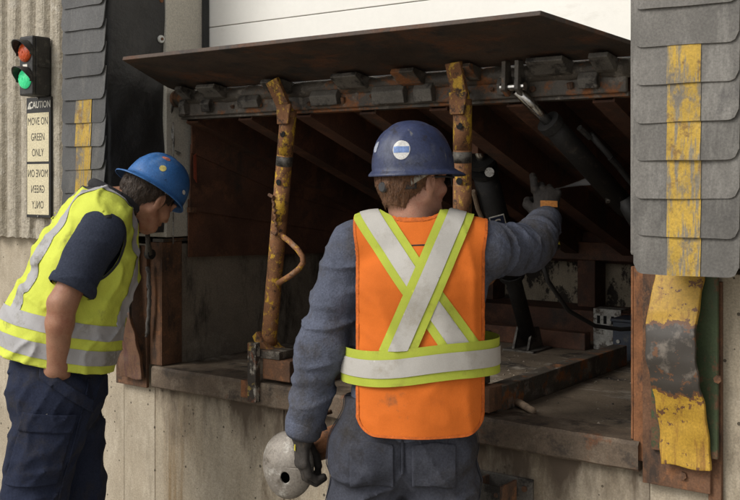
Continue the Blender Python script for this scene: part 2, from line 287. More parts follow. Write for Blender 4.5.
M['hat_navy'] = mat('navy_hat', (0.036, 0.046, 0.100), 0.42, var=(0.2, 14), layers=[((0.085, 0.095, 0.135), 10, 0.52, 0.78, 0.7), ((0.03, 0.03, 0.045), 25, 0.60, 0.72), ((0.14, 0.14, 0.15), (50, 50, 9), 0.66, 0.76)], bump=(0.08, 120))
M['hat_blue'] = mat('blue_hat', (0.035, 0.125, 0.33), 0.42, var=(0.15, 14), layers=[((0.085, 0.17, 0.33), 14, 0.56, 0.8, 0.65), ((0.025, 0.055, 0.13), 25, 0.63, 0.74)], bump=(0.08, 120))
M['sticker_white'] = mat('sticker_white', (0.62, 0.61, 0.58), 0.6, var=(0.08, 60))
M['sticker_blue'] = mat('sticker_blue', (0.16, 0.25, 0.48), 0.6, var=(0.2, 120))
M['sticker_yellow'] = mat('sticker_yellow', (0.62, 0.52, 0.16), 0.6, var=(0.15, 80))
M['sticker_red'] = mat('sticker_red', (0.50, 0.17, 0.12), 0.6, var=(0.3, 70))
M['strap_grey'] = mat('strap_grey', (0.30, 0.28, 0.245), 0.7, bump=(0.2, 120))
M['strap_dark'] = mat('strap_dark', (0.04, 0.04, 0.042), 0.6)
M['dome'] = mat('scuffed_grey_dome', (0.22, 0.195, 0.165), 0.55, 0.2, var=(0.25, 12), layers=[((0.42, 0.40, 0.36), 14, 0.56, 0.7), ((0.11, 0.09, 0.07), 18, 0.6, 0.74)], bump=(0.25, 60, 0.004))
M['can'] = mat('spray_can_black', (0.02, 0.02, 0.02), 0.35, 0.2)
M['can_yellow'] = mat('spray_can_yellow', (0.6, 0.52, 0.06), 0.4)
M['label_blue'] = mat('label_navy', (0.015, 0.025, 0.06), 0.5)

# ------------------------------------------------------------------ ground
me = MB().sheet(lambda u, v: ((u - 0.5) * 600, (v - 0.5) * 600, 0), 60, 60).mesh('ground')
tag(link('ground', me, M['asphalt']), kind='structure')

# ------------------------------------------------------------------ warehouse (wall with the dock pit)
DF = 1.335      # dock floor height
PF = 0.85       # pit floor height
PX0, PX1 = 0.03, 1.985
wh = thing('warehouse', 'beige fluted warehouse wall on a pitted concrete base around the dock opening', 'building', (1.0, 0.3, 0))
# concrete base: each cast panel of the face is a piece of its own, with a hairline joint
xs = [-7.0, -4.2, -1.9, -0.63, -0.205, -0.02]
for a, b in zip(xs[:-1], xs[1:]):
    MB().box(a + 0.0008, b - 0.0008, 0.0, 0.30, -0.2, DF).build('concrete_panel', M['concrete'], wh, bevel=0.0015)
xs = [-0.02, 0.66, 2.02]
for i, (a, b) in enumerate(zip(xs[:-1], xs[1:])):
    MB().box(a + 0.001, b - 0.001, 0.0 + (i % 2) * 0.002, 0.30, -0.2, 0.775).build('concrete_panel', M['concrete_run'], wh, bevel=0.003)
for a, b in ((2.02, 3.6), (3.6, 6.0), (6.0, 9.0)):
    MB().box(a + 0.0008, b - 0.0008, 0.0, 0.30, -0.2, DF).build('concrete_panel', M['concrete'], wh, bevel=0.0015)
# pit
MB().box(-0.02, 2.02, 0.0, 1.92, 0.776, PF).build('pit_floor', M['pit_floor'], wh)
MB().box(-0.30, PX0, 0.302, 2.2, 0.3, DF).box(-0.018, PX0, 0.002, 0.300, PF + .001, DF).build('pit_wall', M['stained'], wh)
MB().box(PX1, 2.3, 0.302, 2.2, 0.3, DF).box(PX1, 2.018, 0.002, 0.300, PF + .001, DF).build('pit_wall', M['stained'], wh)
MB().box(PX0, PX1, 1.87, 2.2, 0.3, DF - .003).build('pit_back_wall', M['patchy'], wh)
MB().box(-7, -0.302, 0.302, 9, 1.1, DF).box(2.302, 9, 0.302, 9, 1.1, DF).box(-0.30, 2.30, 2.2, 9, 1.1, DF).build('warehouse_floor', M['stained'], wh)
# steel lining of the pit mouth
sill = MB()
def sill_fn(u, v):
    x = 0.0 + 2.0 * u; prof = [(-0.03, 0.772), (-0.036, 0.778), (-0.036, 0.846), (-0.03, 0.856), (0.10, 0.857)]
    y, z = prof[int(round(v * 4))]; return (x, y + 0.0008 * math.sin(x * 23) * math.sin(x * 7) + random.uniform(-.0012, .0012), z + random.uniform(-.0012, .0012))
sill.sheet(sill_fn, 60, 4)
sill.box(0.0, 2.0, -0.028, 0.0, 0.773, 0.80).build('pit_sill', M['pit_sill'] if 'pit_sill' in M else mat('sill_steel', (0.125, 0.092, 0.064), 0.75, 0.2, var=(0.35, 8), layers=[((0.21, 0.165, 0.12), 9, 0.52, 0.75), ((0.06, 0.045, 0.034), 12, 0.52, 0.7), ((0.15, 0.065, 0.03), 7, 0.6, 0.74)], bump=(0.5, 50, 0.006)), wh)
MB().box(-0.055, 0.032, -0.018, -0.004, 0.858, DF + 0.01).box(0.0325, 0.04, -0.018, 0.09, 0.858, DF + 0.01).build('corner_angle', M['rust'], wh, bevel=0.002)
MB().box(1.9805, 2.035, -0.022, -0.004, 0.80, DF + 0.01).box(1.973, 1.980, -0.022, 0.09, 0.858, DF + 0.01).build('corner_angle', M['rust_orange'], wh, bevel=0.002)
MB().box(-0.02, PX0 + .012, -0.012, 1.8, DF + .011, DF + .024).build('edge_angle', M['grime'], wh)
MB().box(2.19, 2.225, -0.02, -0.002, 0.72, DF - .02).build('steel_strip', M['rust'], wh, bevel=0.002)
# fluted cladding above
def flutes(x0, x1, z0, z1, name='fluted_panel', ragged=False):
    prof = []; x = x0; p = 0.104
    while x < x1 - 1e-6:
        for fx, fy in ((0, -0.028), (0.10, -0.029), (0.17, -0.034), (0.26, -0.046), (0.36, -0.051), (0.55, -0.053), (0.74, -0.051), (0.84, -0.046), (0.93, -0.034)):
            prof.append((min(x + fx * p, x1), fy))
        x += p
    prof.append((x1, -0.028)); nz = 26; m = MB(); n = len(prof)
    for j in range(nz + 1):
        z = z0 + (z1 - z0) * (j / nz) ** 1.3
        for i, (px, py) in enumerate(prof):
            rr = random.uniform(-0.006, 0.004) if (ragged and j == 0) else 0
            m.v.append((px + random.uniform(-.0008, .0008), py + random.uniform(-.0012, .0012), z + rr))
    for j in range(nz):
        for i in range(n - 1): m.f.append((j * n + i, j * n + i + 1, (j + 1) * n + i + 1, (j + 1) * n + i))
    # underside and back
    k = len(m.v)
    for px, py in prof: m.v.append((px, 0.1, z0))
    for i in range(n - 1): m.f.append((i + 1, i, k + i, k + i + 1))
    return m.build(name, M['fluted'], wh, smooth=False)
for i in range(6): flutes(-7.0 + 1.04 * i, -7.0 + 1.04 * (i + 1), DF + 0.004, 4.6, ragged=True)
flutes(-0.76, -0.136, DF + 0.004, 4.6, ragged=True)
for i in range(6): flutes(2.40 + 1.04 * i, 2.40 + 1.04 * (i + 1), DF + 0.004, 4.6)
MB().box(-7, -.131, 0.1, 0.30, DF + .001, 4.6).box(2.391, 9, 0.1, 0.30, DF + .001, 4.6).box(-.13, 2.39, 0.266, 0.30, 2.9, 4.6).box(-.13, .0, .2055, .30, DF + .03, 2.899).box(2.12, 2.39, .2055, .30, DF + .03, 2.899).build('backing_wall', M['stained'], wh)
MB().box(-7, 9, -0.06, 9, 4.6, 4.75).build('roof', M['jamb'], wh)
MB().box(-7.1, -7, 0, 9, 0, 4.6).box(9, 9.1, 0, 9, 0, 4.6).box(-7, 9, 9, 9.1, 0, 4.6).build('outer_wall', M['jamb'], wh)
# door reveals
MB().box(-0.13, 0.050, -0.004, 0.205, DF + 0.03, 3.3).build('door_jamb', M['jamb'], wh, bevel=0.003)
MB().box(2.07, 2.39, -0.004, 0.205, DF + 0.03, 3.3).build('door_jamb', M['jamb'], wh, bevel=0.003)
MB().box(-0.128, 2.388, -0.012, 0.096, 3.302, 4.598).build('lintel', M['fluted'], wh)
MB().box(0.0505, 0.066, 0.190, 0.215, 1.90, 3.3).build('door_seal', M['seam'], wh)
MB().box(2.055, 2.0695, 0.190, 0.215, 1.90, 3.3).build('door_seal', M['seam'], wh)
# ------------------------------------------------------------------ overhead door
dr = thing('overhead_door', 'white sectional overhead door half raised above the dock plate', 'door', (1.05, 0.25, 1.985))
zz = 1.985
for hh in (0.236, 0.50, 0.50):
    m = MB().box(0.03, 2.09, 0.22, 0.265, zz + 0.0015, zz + hh - 0.0015)
    m.build('door_panel', M['door'], dr, bevel=0.002); zz += hh
MB().box(0.07, 2.05, 0.225, 0.26, 1.965, 1.984).build('bottom_seal', M['seam'], dr)

# ------------------------------------------------------------------ dock seal pads with overlapping flaps
def dock_pad(x0, x1, n, z_bot, pitch, yellow_from, rub, label, side, yel=(0.34, 0.66)):
    t = thing('dock_seal_pad', label, 'dock seal', ((x0 + x1) / 2, -0.15, z_bot), group='dock seal pads either side of the opening')
    top = z_bot + 1.7
    def core(u, v):      # vinyl covered foam core: rounded front corners, slightly wrinkled inner face
        loop = [(x0 + .012, 0.0), (x0 + .010, -.10), (x0 + .008, -.20), (x0 + .012, -.27), (x0 + .03, -.286), (x0 + .12, -.288), (x1 - .03, -.286), (x1 - .008, -.268), (x1 - .004, -.23), (x1 - .003, -.17), (x1, -.11), (x1 - .002, -.05), (x1, -0.006)]
        k = u * (len(loop) - 1); i = min(int(k), len(loop) - 2); f = k - i
        x = loop[i][0] * (1 - f) + loop[i + 1][0] * f; y = loop[i][1] * (1 - f) + loop[i + 1][1] * f
        z = z_bot + .02 + (top - z_bot) * v
        wv = 0.004 * math.sin(z * 9 + y * 25) + 0.003 * math.sin(z * 23 - y * 40)
        if i >= 7: x += wv
        if i <= 3: x -= abs(wv)
        return (x, y, z)
    m = MB().sheet(core, 48, 60)
    m.box(x0 + .014, x1 - .014, -0.27, -0.01, z_bot + .021, z_bot + .05)
    m.build('padded_core', M['vinyl'], t, smooth=True)
    for i in range(n):
        zb = z_bot + pitch * i; zt = zb + pitch + 0.035; wid = x1 - x0
        jit = [random.uniform(-.003, .003) for _ in range(5)]; rr = 0.026; ph = random.uniform(0, 6)
        tilt = random.uniform(-.003, .003); lift = random.uniform(0.007, 0.011)
        def fl(u, v, off=0.0):
            x = x0 + wid * u; e = min(u, 1 - u) * wid
            cut = 0.0 if e > rr else rr - math.sqrt(max(0, rr * rr - (rr - e) ** 2))
            z = zb + cut + tilt * (u - .5) * 2 + 0.0006 * math.sin(9 * u + ph) * (1 - v) + v * (zt - zb - cut)
            bow = 0.006 * (2 * u - 1) ** 4
            y = -0.293 - (1 - v) * lift + bow + jit[0] * math.sin(u * 5 + ph) * (1 - v) * 1.2 - off
            return (x, y, z)
        o = MB().sheet(lambda u, v: fl(u, v), 28, 6).build('flap', rub, t, solid=0.0035)
        if i <= yellow_from:
            MB().sheet(lambda u, v: fl(yel[0] + (yel[1] - yel[0]) * u, v * 0.80 + 0.004, 0.0062), 8, 6).build('yellow_strip', M['yellow_worn'], o, smooth=True)
    return t
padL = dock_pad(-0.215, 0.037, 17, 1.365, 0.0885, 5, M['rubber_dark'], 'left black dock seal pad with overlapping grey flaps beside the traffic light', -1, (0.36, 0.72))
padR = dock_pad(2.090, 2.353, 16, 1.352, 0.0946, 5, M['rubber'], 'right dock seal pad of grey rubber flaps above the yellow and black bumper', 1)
for z, mt, r in ((2.148, M['nozzle_white'], 0.016), (2.30, M['rust_orange'], 0.009)):
    g = MB().tube([(0.036, -.020, z), (0.043, -.020, z)], [r, r * .92], 20)
    g.build('washer', mt, padL); 
MB().tube([(0.043, -.020, 2.148), (0.047, -.020, 2.148)], 0.006, 10).build('screw', M['rust'], padL)
MB().box(0.040, 0.047, -.0025, 0.006, 1.42, 3.0).build('edge_strip', M['galv'], padL)
MB().box(2.075, 2.10, -0.285, -0.02, 1.395, 3.0).build('side_strip', M['rubber'], padR, bevel=0.008)

# ------------------------------------------------------------------ traffic light
def text_mesh(s, size, mirror=False, bold=0.0):
    c = bpy.data.curves.new('letters', 'FONT'); c.body = s; c.size = size; c.align_x = 'CENTER'; c.align_y = 'CENTER'; c.offset = bold; c.resolution_u = 3
    o = bpy.data.objects.new('letters', c); COL.objects.link(o); bpy.context.view_layer.update()
    dg = bpy.context.evaluated_depsgraph_get(); me = bpy.data.meshes.new_from_object(o.evaluated_get(dg))
    bpy.data.objects.remove(o); me.materials.clear()
    if mirror:
        for v in me.vertices: v.co.x = -v.co.x
        me.flip_normals()
    return me
def put_text(s, size, m4, mt, parent, mirror=False, bold=0.0, sx=1.0):
    me = text_mesh(s, size, mirror, bold)
    for v in me.vertices: v.co = m4 @ Vector((v.co.x * sx, v.co.y, 0))
    return link('lettering', me, mt, parent)
def face_y(x, y, z): return Matrix.Translation((x, y, z)) @ Matrix.Rotation(R(90), 4, 'X')
tl = thing('traffic_light', 'black dock signal with red lamp above lit green lamp over the caution sign', 'traffic light', (-0.69, -0.05, 1.95))
X0, X1, Yf, Yb = -0.705, -0.612, -0.150, -0.055
MB().box(X0, X1, Yf, Yb, 1.952, 2.205).build('housing', M['light_box'], tl, bevel=0.008)
MB().box(X1 + .0005, X1 + .004, Yf + .018, Yf + .024, 1.96, 2.197).box(X1 + .0005, X1 + .006, Yf + .03, Yb - .01, 2.074, 2.083).box(X0 + .02, X1 - .02, -.0545, -.03, 1.99, 2.17).build('side_rib', M['light_box'], tl)
for zc, ml, nm, lb in ((2.135, 'lens_red', 'lens', 'dull red lamp'), (2.022, 'lens_green', 'lens', 'glowing green lamp')):
    xc = (X0 + X1) / 2
    o = MB().tube([(xc, Yf - .001, zc), (xc, Yf - .008, zc), (xc, Yf - .015, zc), (xc, Yf - .018, zc)], [.042, .040, .028, .008], 28).build(nm, M[ml], tl, smooth=True, label=lb)
    for k in range(19):   # bright dots of the lamp
        rr = 0.0 if k == 0 else (.014 if k < 7 else .028); a = k * (math.pi / 3 if k < 7 else math.pi / 6)
        MB().tube([(xc + rr * math.cos(a), Yf - .0185 + rr * .22, zc + rr * math.sin(a)), (xc + rr * math.cos(a), Yf - .0205 + rr * .22, zc + rr * math.sin(a))], .0045, 8).build('lamp_dot', M[ml], o) if k % 1 == 0 else None
    def vis(u, v):
        a = R(-15) + R(210) * u; rad = .050 - .003 * v
        return (xc + rad * math.cos(a), Yf - .001 - v * (.012 + .043 * max(0, math.sin(a)) ** .8), zc + rad * math.sin(a))
    MB().sheet(vis, 20, 4).build('visor', M['light_box'], tl, smooth=True, solid=0.003)
MB().box(-.675, -.645, Yf - .002, Yf + .001, 2.072, 2.084).build('maker_plate', M['white_ink'], tl)

# ------------------------------------------------------------------ caution sign
sg = thing('caution_sign', 'narrow cream caution sign with normal and mirrored lettering below the signal', 'sign', (-0.72, -0.06, 1.43))
sx0, sx1, sz0, sz1 = -0.772, -0.602, 1.43, 1.952
MB().box(sx0, sx1, -.066, -.054, sz0, sz1).build('backing_plate', M['sign_black'], sg, bevel=0.002)
MB().box(sx0 + .009, sx1 - .009, -.0685, -.0662, 1.673, 1.884).build('text_panel', M['sign_cream'], sg)
MB().box(sx0 + .009, sx1 - .009, -.0685, -.0662, 1.443, 1.662).build('text_panel', M['sign_cream'], sg)
xc = (sx0 + sx1) / 2
put_text('CAUTION', .041, face_y(xc + .012, -.0668, 1.918), M['white_ink'], sg, bold=.0008, sx=.80)
tri = MB().prism([(sx0 + .008, -.0664, 1.902), (sx0 + .036, -.0664, 1.902), (sx0 + .022, -.0664, 1.932)], (0, -.0006, 0)); tri.build('warning_triangle', M['white_ink'], sg)
put_text('!', .024, face_y(sx0 + .022, -.0674, 1.9135), M['sign_black'], sg)
for i, s in enumerate(('MOVE ON', 'GREEN', 'ONLY')):
    put_text(s, .047, face_y(xc, -.069, 1.846 - .068 * i), M['sign_black'], sg, sx=.66)
    put_text(s, .047, face_y(xc, -.069, 1.620 - .068 * i), M['sign_black'], sg, mirror=True, sx=.66)
for zc in (sz0 + .006, sz1 - .006):
    MB().tube([(xc, -.066, zc), (xc, -.069, zc)], .004, 10).build('screw', M['galv'], sg)

# ------------------------------------------------------------------ dock leveler
lv = thing('dock_leveler', 'raised rusty steel dock leveler propped open on two yellow support legs', 'dock leveler', (1.0, 0.9, PF))
HY, HZ = 0.06, 1.915           # hinge line
RY, RZ = 1.86, 1.285           # rear hinge
dv = Vector((0, RY - HY, RZ - HZ)).normalized(); dn = Vector((0, -dv.z, dv.y))
def dk(x, s, n): return Vector((x, HY, HZ)) + dv * s + dn * n     # deck coordinates: x across, s back from hinge, n above
DL = (Vector((0, RY, RZ)) - Vector((0, HY, HZ))).length
def dbox(m, x0, x1, s0, s1, n0, n1):
    v = [dk(x, s, n) for n in (n0, n1) for s in (s0, s1) for x in (x0, x1)]
    return m.add(v, [(0, 2, 3, 1), (4, 5, 7, 6), (0, 1, 5, 4), (2, 6, 7, 3), (0, 4, 6, 2), (1, 3, 7, 5)])
dbox(MB(), 0.075, 1.945, 0.03, DL, 0.03, 0.042).build('deck_plate', M['deck'], lv)
for x in (0.115, 0.40, 0.69, 0.98, 1.27, 1.56, 1.85):
    m = MB(); dbox(m, x - .035, x + .035, 0.045, DL - .05, -0.085, -0.077); dbox(m, x - .035, x - .028, .045, DL - .05, -.0765, .0295); dbox(m, x + .028, x + .035, .045, DL - .05, -.0765, .0295)
    m.build('rib', M['deck'], lv)
dbox(MB(), 0.09, 1.935, DL - .10, DL - .02, -0.10, 0.0295).build('rear_beam', M['deck'], lv)
m = MB().box(0.085, 1.94, 0.028, 0.043, 1.842, 1.892)
m.build('header_bar', M['grime'], lv, bevel=0.004)
MB().box(0.085, 1.94, 0.0435, 0.105, 1.832, 1.845).build('header_flange', M['grime'], lv)
MB().box(0.085, 1.94, 0.07, 0.08, 1.846, 1.935).build('header_plate', M['deck'], lv)
MB().tube([(0.07 + 1.88 * k / 40, HY - .018, HZ + 0.004 * math.sin(k * 1.7) * 0.4) for k in range(41)], [.030 + .0022 * math.sin(k * 2.3) for k in range(41)], 16).build('hinge_pipe', M['grime'], lv, smooth=True)
MB().tube([(0.055, HY - .018, HZ), (0.069, HY - .018, HZ)], .034, 16).build('hinge_cap', M['rust'], lv, bevel=0.003)
# lip: flat plate with tapered corners
LA = math.atan2(2.03 - 1.945, 0.385)
lip_poly = [(0.075, 0.03, 1.944), (0.075, -0.02, 1.954), (0.19, -0.343, 2.022), (1.852, -0.343, 2.022), (1.99, -0.06, 1.963), (1.99, 0.03, 1.944)]
MB().prism(lip_poly, (0, 0.004, 0.014)).build('lip_plate', M['lip'], lv, bevel=0.002)
def lug(x, wd, up, hgt, mt):
    a = random.uniform(-4, 4)
    if up:   # lug welded to the lip underside, curling round the pipe
        MB().prism([(x, 0.03, 1.94), (x, -0.055, 1.952), (x, -0.066 + hgt * .2, 1.938), (x, -0.006 - hgt * .4, 1.905), (x, 0.008, 1.90)], (wd, 0, 0)).build('hinge_lug', mt, lv, bevel=0.003)
    else:
        MB().prism([(x, 0.03, 1.862 - hgt), (x, 0.006, 1.858 - hgt), (x, -0.004, 1.885), (x, 0.008, 1.905), (x, 0.03, 1.91)], (wd, 0, 0)).build('hinge_lug', mt, lv, bevel=0.003)
for x, wd in ((0.155, .035), (0.27, .095), (0.60, .09), (0.92, .11), (1.17, .09), (1.43, .04), (1.66, .12), (1.86, .06)):
    lug(x, wd, True, random.uniform(0, .02), M['grime_grey'] if random.random() < .6 else M['grime'])
for x, wd in ((0.115, .03), (0.235, .045), (0.43, .10), (0.78, .12), (1.05, .13), (1.22, .07), (1.53, .10), (1.80, .06)):
    lug(x, wd, False, random.uniform(-.01, .014), M['grime_grey'])
for k in range(14):
    x = 0.12 + k * 0.128 + random.uniform(-.03, .03)
    MB().tube([(x, .025, 1.858 + random.uniform(0, .02)), (x, .019, 1.86 + random.uniform(0, .02))], random.uniform(.006, .011), 9).build('weld_lump', M['rust'], lv)
# side skirts (telescoping toe guards), left side in view; right side mirrored
for xs_, d in ((0.062, 1), (1.958, -1)):
    for i, (poly, off) in enumerate((([(0.10, 1.845), (0.10, 1.70), (0.62, 1.545), (1.30, 1.40), (1.70, 1.30), (0.10, 1.86)], 0.020),
                                     ([(0.105, 1.735), (0.098, 1.472), (0.60, 1.405), (1.40, 1.30), (1.40, 1.38), (0.62, 1.58)], 0.010),
                                     ([(0.100, 1.515), (0.100, 1.282), (0.80, 1.256), (1.55, 1.235), (1.55, 1.31), (0.6, 1.43)], 0.0))):
        x = xs_ + off * d
        MB().prism([(x, y, z) for y, z in poly], (0.006, 0, 0)).build('toe_guard', M['deck'], lv)
    MB().box(xs_ + (.004 if d > 0 else -.02), xs_ + (.024 if d > 0 else 0), .092, .125, 1.462, 1.482).build('guard_stop', M['rust'], lv)
MB().prism([(0.0905, .104, 1.69), (0.0905, .118, 1.70), (0.0905, .122, 1.58), (0.0905, .105, 1.60)], (.0015, 0, 0)).build('red_paint_mark', mat('red_mark', (0.22, 0.045, 0.02), 0.8), lv)
MB().tube([(0.05, .03, 1.89), (0.038, .02, 1.83), (0.05, .03, 1.76), (0.042, .04, 1.71), (0.06, .06, 1.695)], .007, 8).build('spring_hook', M['galv'], lv, smooth=True)
# support legs
def leg(p_top, p_kink, p_bot, full, chain=True):
    p_top, p_kink, p_bot = map(Vector, (p_top, p_kink, p_bot)); ax = (p_bot - p_kink).normalized(); L = (p_bot - p_kink).length
    o = MB().tube([p_kink + ax * L * k / 30 for k in range(31)], .029, 24).build('support_leg', M['leg_bare'], lv, smooth=True)
    m = MB().bar(p_top, p_kink + ax * .02, .055, .018, up=(0, -1, 0))
    m.prism([p_kink + Vector((-.033, -.031, .02)), p_kink + Vector((.033, -.031, .02)), p_kink + Vector((.022, -.033, -.05)), p_kink + Vector((-.028, -.033, -.05))], (0, .012, 0))
    m.build('hanger_bar', M['leg'], o, bevel=0.003)
    for s in (0.10, 0.30):
        c = p_kink + ax * L * s * 1.0
        MB().tube([c + Vector((0.006, -.0285, 0)), c + Vector((0.006, -.0298, 0))], .011, 14).build('pin_hole', M['void'], o)  # flat black disc on the tube, painting the dark of a hole
    MB().tube([p_kink + ax * .02, p_kink + ax * .16], .0296, 24).build('yellow_band', M['leg'], o, smooth=True)
    MB().tube([p_kink + ax * .27, p_kink + ax * .40], .0296, 24).build('yellow_band', M['leg'], o, smooth=True)
    MB().tube([p_kink + ax * .165, p_kink + ax * .20], .0300, 24).build('bare_ring', M['grime_grey'], o, smooth=True)
    ch = [] if not chain else [p_kink + ax * (.31 + .008 * k) + Vector((-.012 + .002 * k + .004 * math.sin(k * 2.1), -.033, 0)) for k in range(18)]
    if chain: MB().tube(ch, [.0035 + .0022 * (k % 2) for k in range(18)], 6).build('chain', M['rust'], o)
    for q in ch[:1] + ch[-1:]: MB().tube([q + Vector((-.015, -.004, .004)), q + Vector((.008, -.006, -.004))], .0065, 7).build('chain_bolt', M['rust'], o)
    if full:
        c = p_kink + ax * (L * .52)
        pts = [c + Vector((.02, -.012, .0)), c + Vector((.06, -.013, -.02)), c + Vector((.105, -.014, -.05)), c + Vector((.128, -.014, -.075)), c + Vector((.13, -.014, -.095)), c + Vector((.112, -.014, -.118)), c + Vector((.07, -.013, -.145)), c + Vector((.005, -.01, -.178))]
        MB().tube(pts, .0105, 10).build('handle', M['leg_bare'], o, smooth=True)
        b = p_bot
        MB().prism([b + Vector((-.045, -.04, .03)), b + Vector((-.02, -.045, .05)), b + Vector((.03, -.045, -.005)), b + Vector((.075, -.045, -.02)), b + Vector((.07, -.045, -.03)), b + Vector((-.005, -.045, -.03))], (0, .08, 0)).build('foot_plate', M['leg'], o, bevel=0.002)
    return o
leg((.664, -.066, 1.945), (.712, -.032, 1.838), (.556, .035, .985), True)
leg((1.415, -.066, 1.955), (1.428, -.032, 1.843), (1.385, .035, .985), True, False)
for x in (.575, 1.385):
    br = MB().box(x - .035, x + .005, -.062, -.037, .788, 1.003).build('leg_bracket', mat('flaking_paint', (0.045, 0.036, 0.028), 0.7, 0.2, layers=[((0.34, 0.31, 0.26), (18, 18, 12), 0.53, 0.60), ((0.30, 0.21, 0.05), 14, 0.6, 0.68), ((0.16, 0.06, 0.03), 12, 0.6, 0.7)], bump=(0.5, 50)), lv, bevel=0.002)
    MB().box(x + .0052, x + .135, -.025, .055, .87, .945).build('tube_stub', M['rust'], br, bevel=0.003)
    MB().box(x - .072, x - .0355, -.058, -.0385, .80, .862).build('side_tab', M['rust_orange'], br, bevel=0.002)
    MB().box(x - .03, x + .09, -.03, .06, .946, .975).build('seat_block', M['grime'], br, bevel=0.002)
# lip cylinder
lc = MB().tube([(1.672, .085, 1.762), (1.69, .13, 1.725), (1.78, .42, 1.50)], [.032, .035, .035], 20).build('lip_cylinder', M['black_metal'], lv, smooth=True)
MB().tube([(1.612, -.02, 1.862), (1.676, .092, 1.756)], .017, 16).build('rod', M['chrome'], lc, smooth=True)
MB().tube([(1.668, .075, 1.770), (1.676, .095, 1.754)], .039, 20).build('gland_nut', M['black_metal'], lc)
MB().prism([(1.573, -.045, 1.95), (1.573, -.012, 1.95), (1.573, 0.0, 1.86), (1.573, -.02, 1.842), (1.573, -.05, 1.862)], (.014, 0, 0)).build('clevis', M['grime'], lc, bevel=0.002)
MB().prism([(1.617, -.045, 1.95), (1.617, -.012, 1.95), (1.617, 0.0, 1.86), (1.617, -.02, 1.842), (1.617, -.05, 1.862)], (.014, 0, 0)).build('clevis', M['grime_grey'], lc, bevel=0.002)
MB().tube([(1.562, -.026, 1.872), (1.643, -.026, 1.872)], .013, 12).build('clevis_pin', M['chrome'], lc)
for a, b in (((1.752, .12, 1.75), (1.77, .16, 1.72)), ((1.80, .24, 1.66), (1.815, .28, 1.63))):
    MB().tube([a, b], .010, 8).build('port_fitting', M['black_metal'], lc)
MB().tube([(1.77, .16, 1.73), (1.80, .25, 1.66), (1.84, .36, 1.56), (1.80, .45, 1.47), (1.78, .5, 1.44)], .010, 8).build('hydraulic_hose', M['cable'], lv, smooth=True)
MB().tube([(1.74, .34, 1.535), (1.78, .36, 1.545)], .022, 10).build('anchor_pin', M['grime_grey'], lv)
# hanging spring/hose on the right
MB().tube([(1.79, .38, 1.53), (1.81, .40, 1.47), (1.83, .42, 1.42)], [.03, .024, .02], 10).build('hose_coupling', M['black_metal'], lv, smooth=True)
MB().tube([(1.83, .42, 1.42), (1.86, .47, 1.36), (1.84, .55, 1.26), (1.86, .62, 1.17), (1.88, .7, 1.10), (1.90, .8, 1.05)], .0085, 8).build('hydraulic_hose', M['cable'], lv, smooth=True)
MB().tube([(1.845, .545, 1.265), (1.84, .56, 1.245)], .016, 8).build('hose_clip', M['rust'], lv)
MB().tube([(1.40, .55, 1.33), (1.40, .62, 1.22), (1.42, .75, 1.10), (1.46, .9, 1.03), (1.52, 1.0, 1.01), (1.60, 1.1, 1.012)], .0085, 8).build('hydraulic_hose', M['cable'], lv, smooth=True)
# main lift cylinder
MC0, MC1 = Vector((1.0, 1.24, .90)), Vector((1.16, .52, 1.72)); mv = (MC1 - MC0).normalized()
mc = MB().tube([MC0 + mv * .02, MC0 + mv * .60], .034, 20).build('lift_cylinder', M['black_metal'], lv, smooth=True)
MB().tube([MC0 + mv * .40, MC0 + mv * .97], .048, 22).build('cylinder_sleeve', M['black_metal'], mc, smooth=True)
for s in (.40, .97, 1.02): MB().tube([MC0 + mv * s, MC0 + mv * (s + .02)], .055, 20).build('collar_ring', M['black_metal'], mc)
MB().tube([MC0 + mv * .99, MC1], .02, 14).build('rod', M['chrome'], mc, smooth=True)
MB().box(1.135, 1.185, .48, .56, 1.69, 1.78).build('rod_lug', M['deck'], mc)
MB().tube([(1.185, .56, 1.62), (1.20, .54, 1.62)], .018, 12).build('port_plug', M['chrome'], mc)
MB().tube([(1.095, .60, 1.55), (1.08, .66, 1.48), (1.075, .72, 1.42)], .009, 8).build('brass_line', M['pale_scrap'], mc)
# name plate on the cylinder facing out
pn = (Vector((3.075, -2.77, 1.58)) - (MC0 + mv * .72)); pn = Vector((0.49, -0.87, 0.04)); px_ = mv; pn = (pn - px_ * pn.dot(px_)).normalized(); py_ = pn.cross(px_)
pc = MC0 + mv * .70 + pn * .050
pm = Matrix((py_, -px_, pn)).transposed().to_4x4(); pm.translation = pc
MB().obox(pc, (.06, .17, .003), Matrix((py_, -px_, pn)).transposed()).build('name_plate', M['white_ink'], mc)
MB().obox(pc + pn * .002, (.052, .162, .003), Matrix((py_, -px_, pn)).transposed()).build('name_plate_field', M['label_blue'], mc)
q = pm.copy(); q.translation = pc + pn * .0042 - px_ * (-.055); 
qq = Matrix((py_, px_, pn)).transposed().to_4x4(); qq = Matrix((-py_, px_, pn)).transposed().to_4x4(); qq.translation = pc + pn * .0042 + px_ * .045
put_text('S', .065, qq, M['white_ink'], mc, bold=.001)
qq2 = qq.copy(); qq2.translation = pc + pn * .0042 - px_ * .02; put_text('T', .065, qq2, M['white_ink'], mc, bold=.001)
for x in (.955, 1.025):
    MB().prism([(x, 1.17, .858), (x, 1.31, .858), (x, 1.27, .95), (x, 1.21, .95)], (.01, 0, 0)).build('cylinder_bracket', M['grime_grey'], lv)
MB().box(.92, 1.07, 1.15, 1.33, .8505, .858).build('bracket_plate', M['grime_grey'], lv)
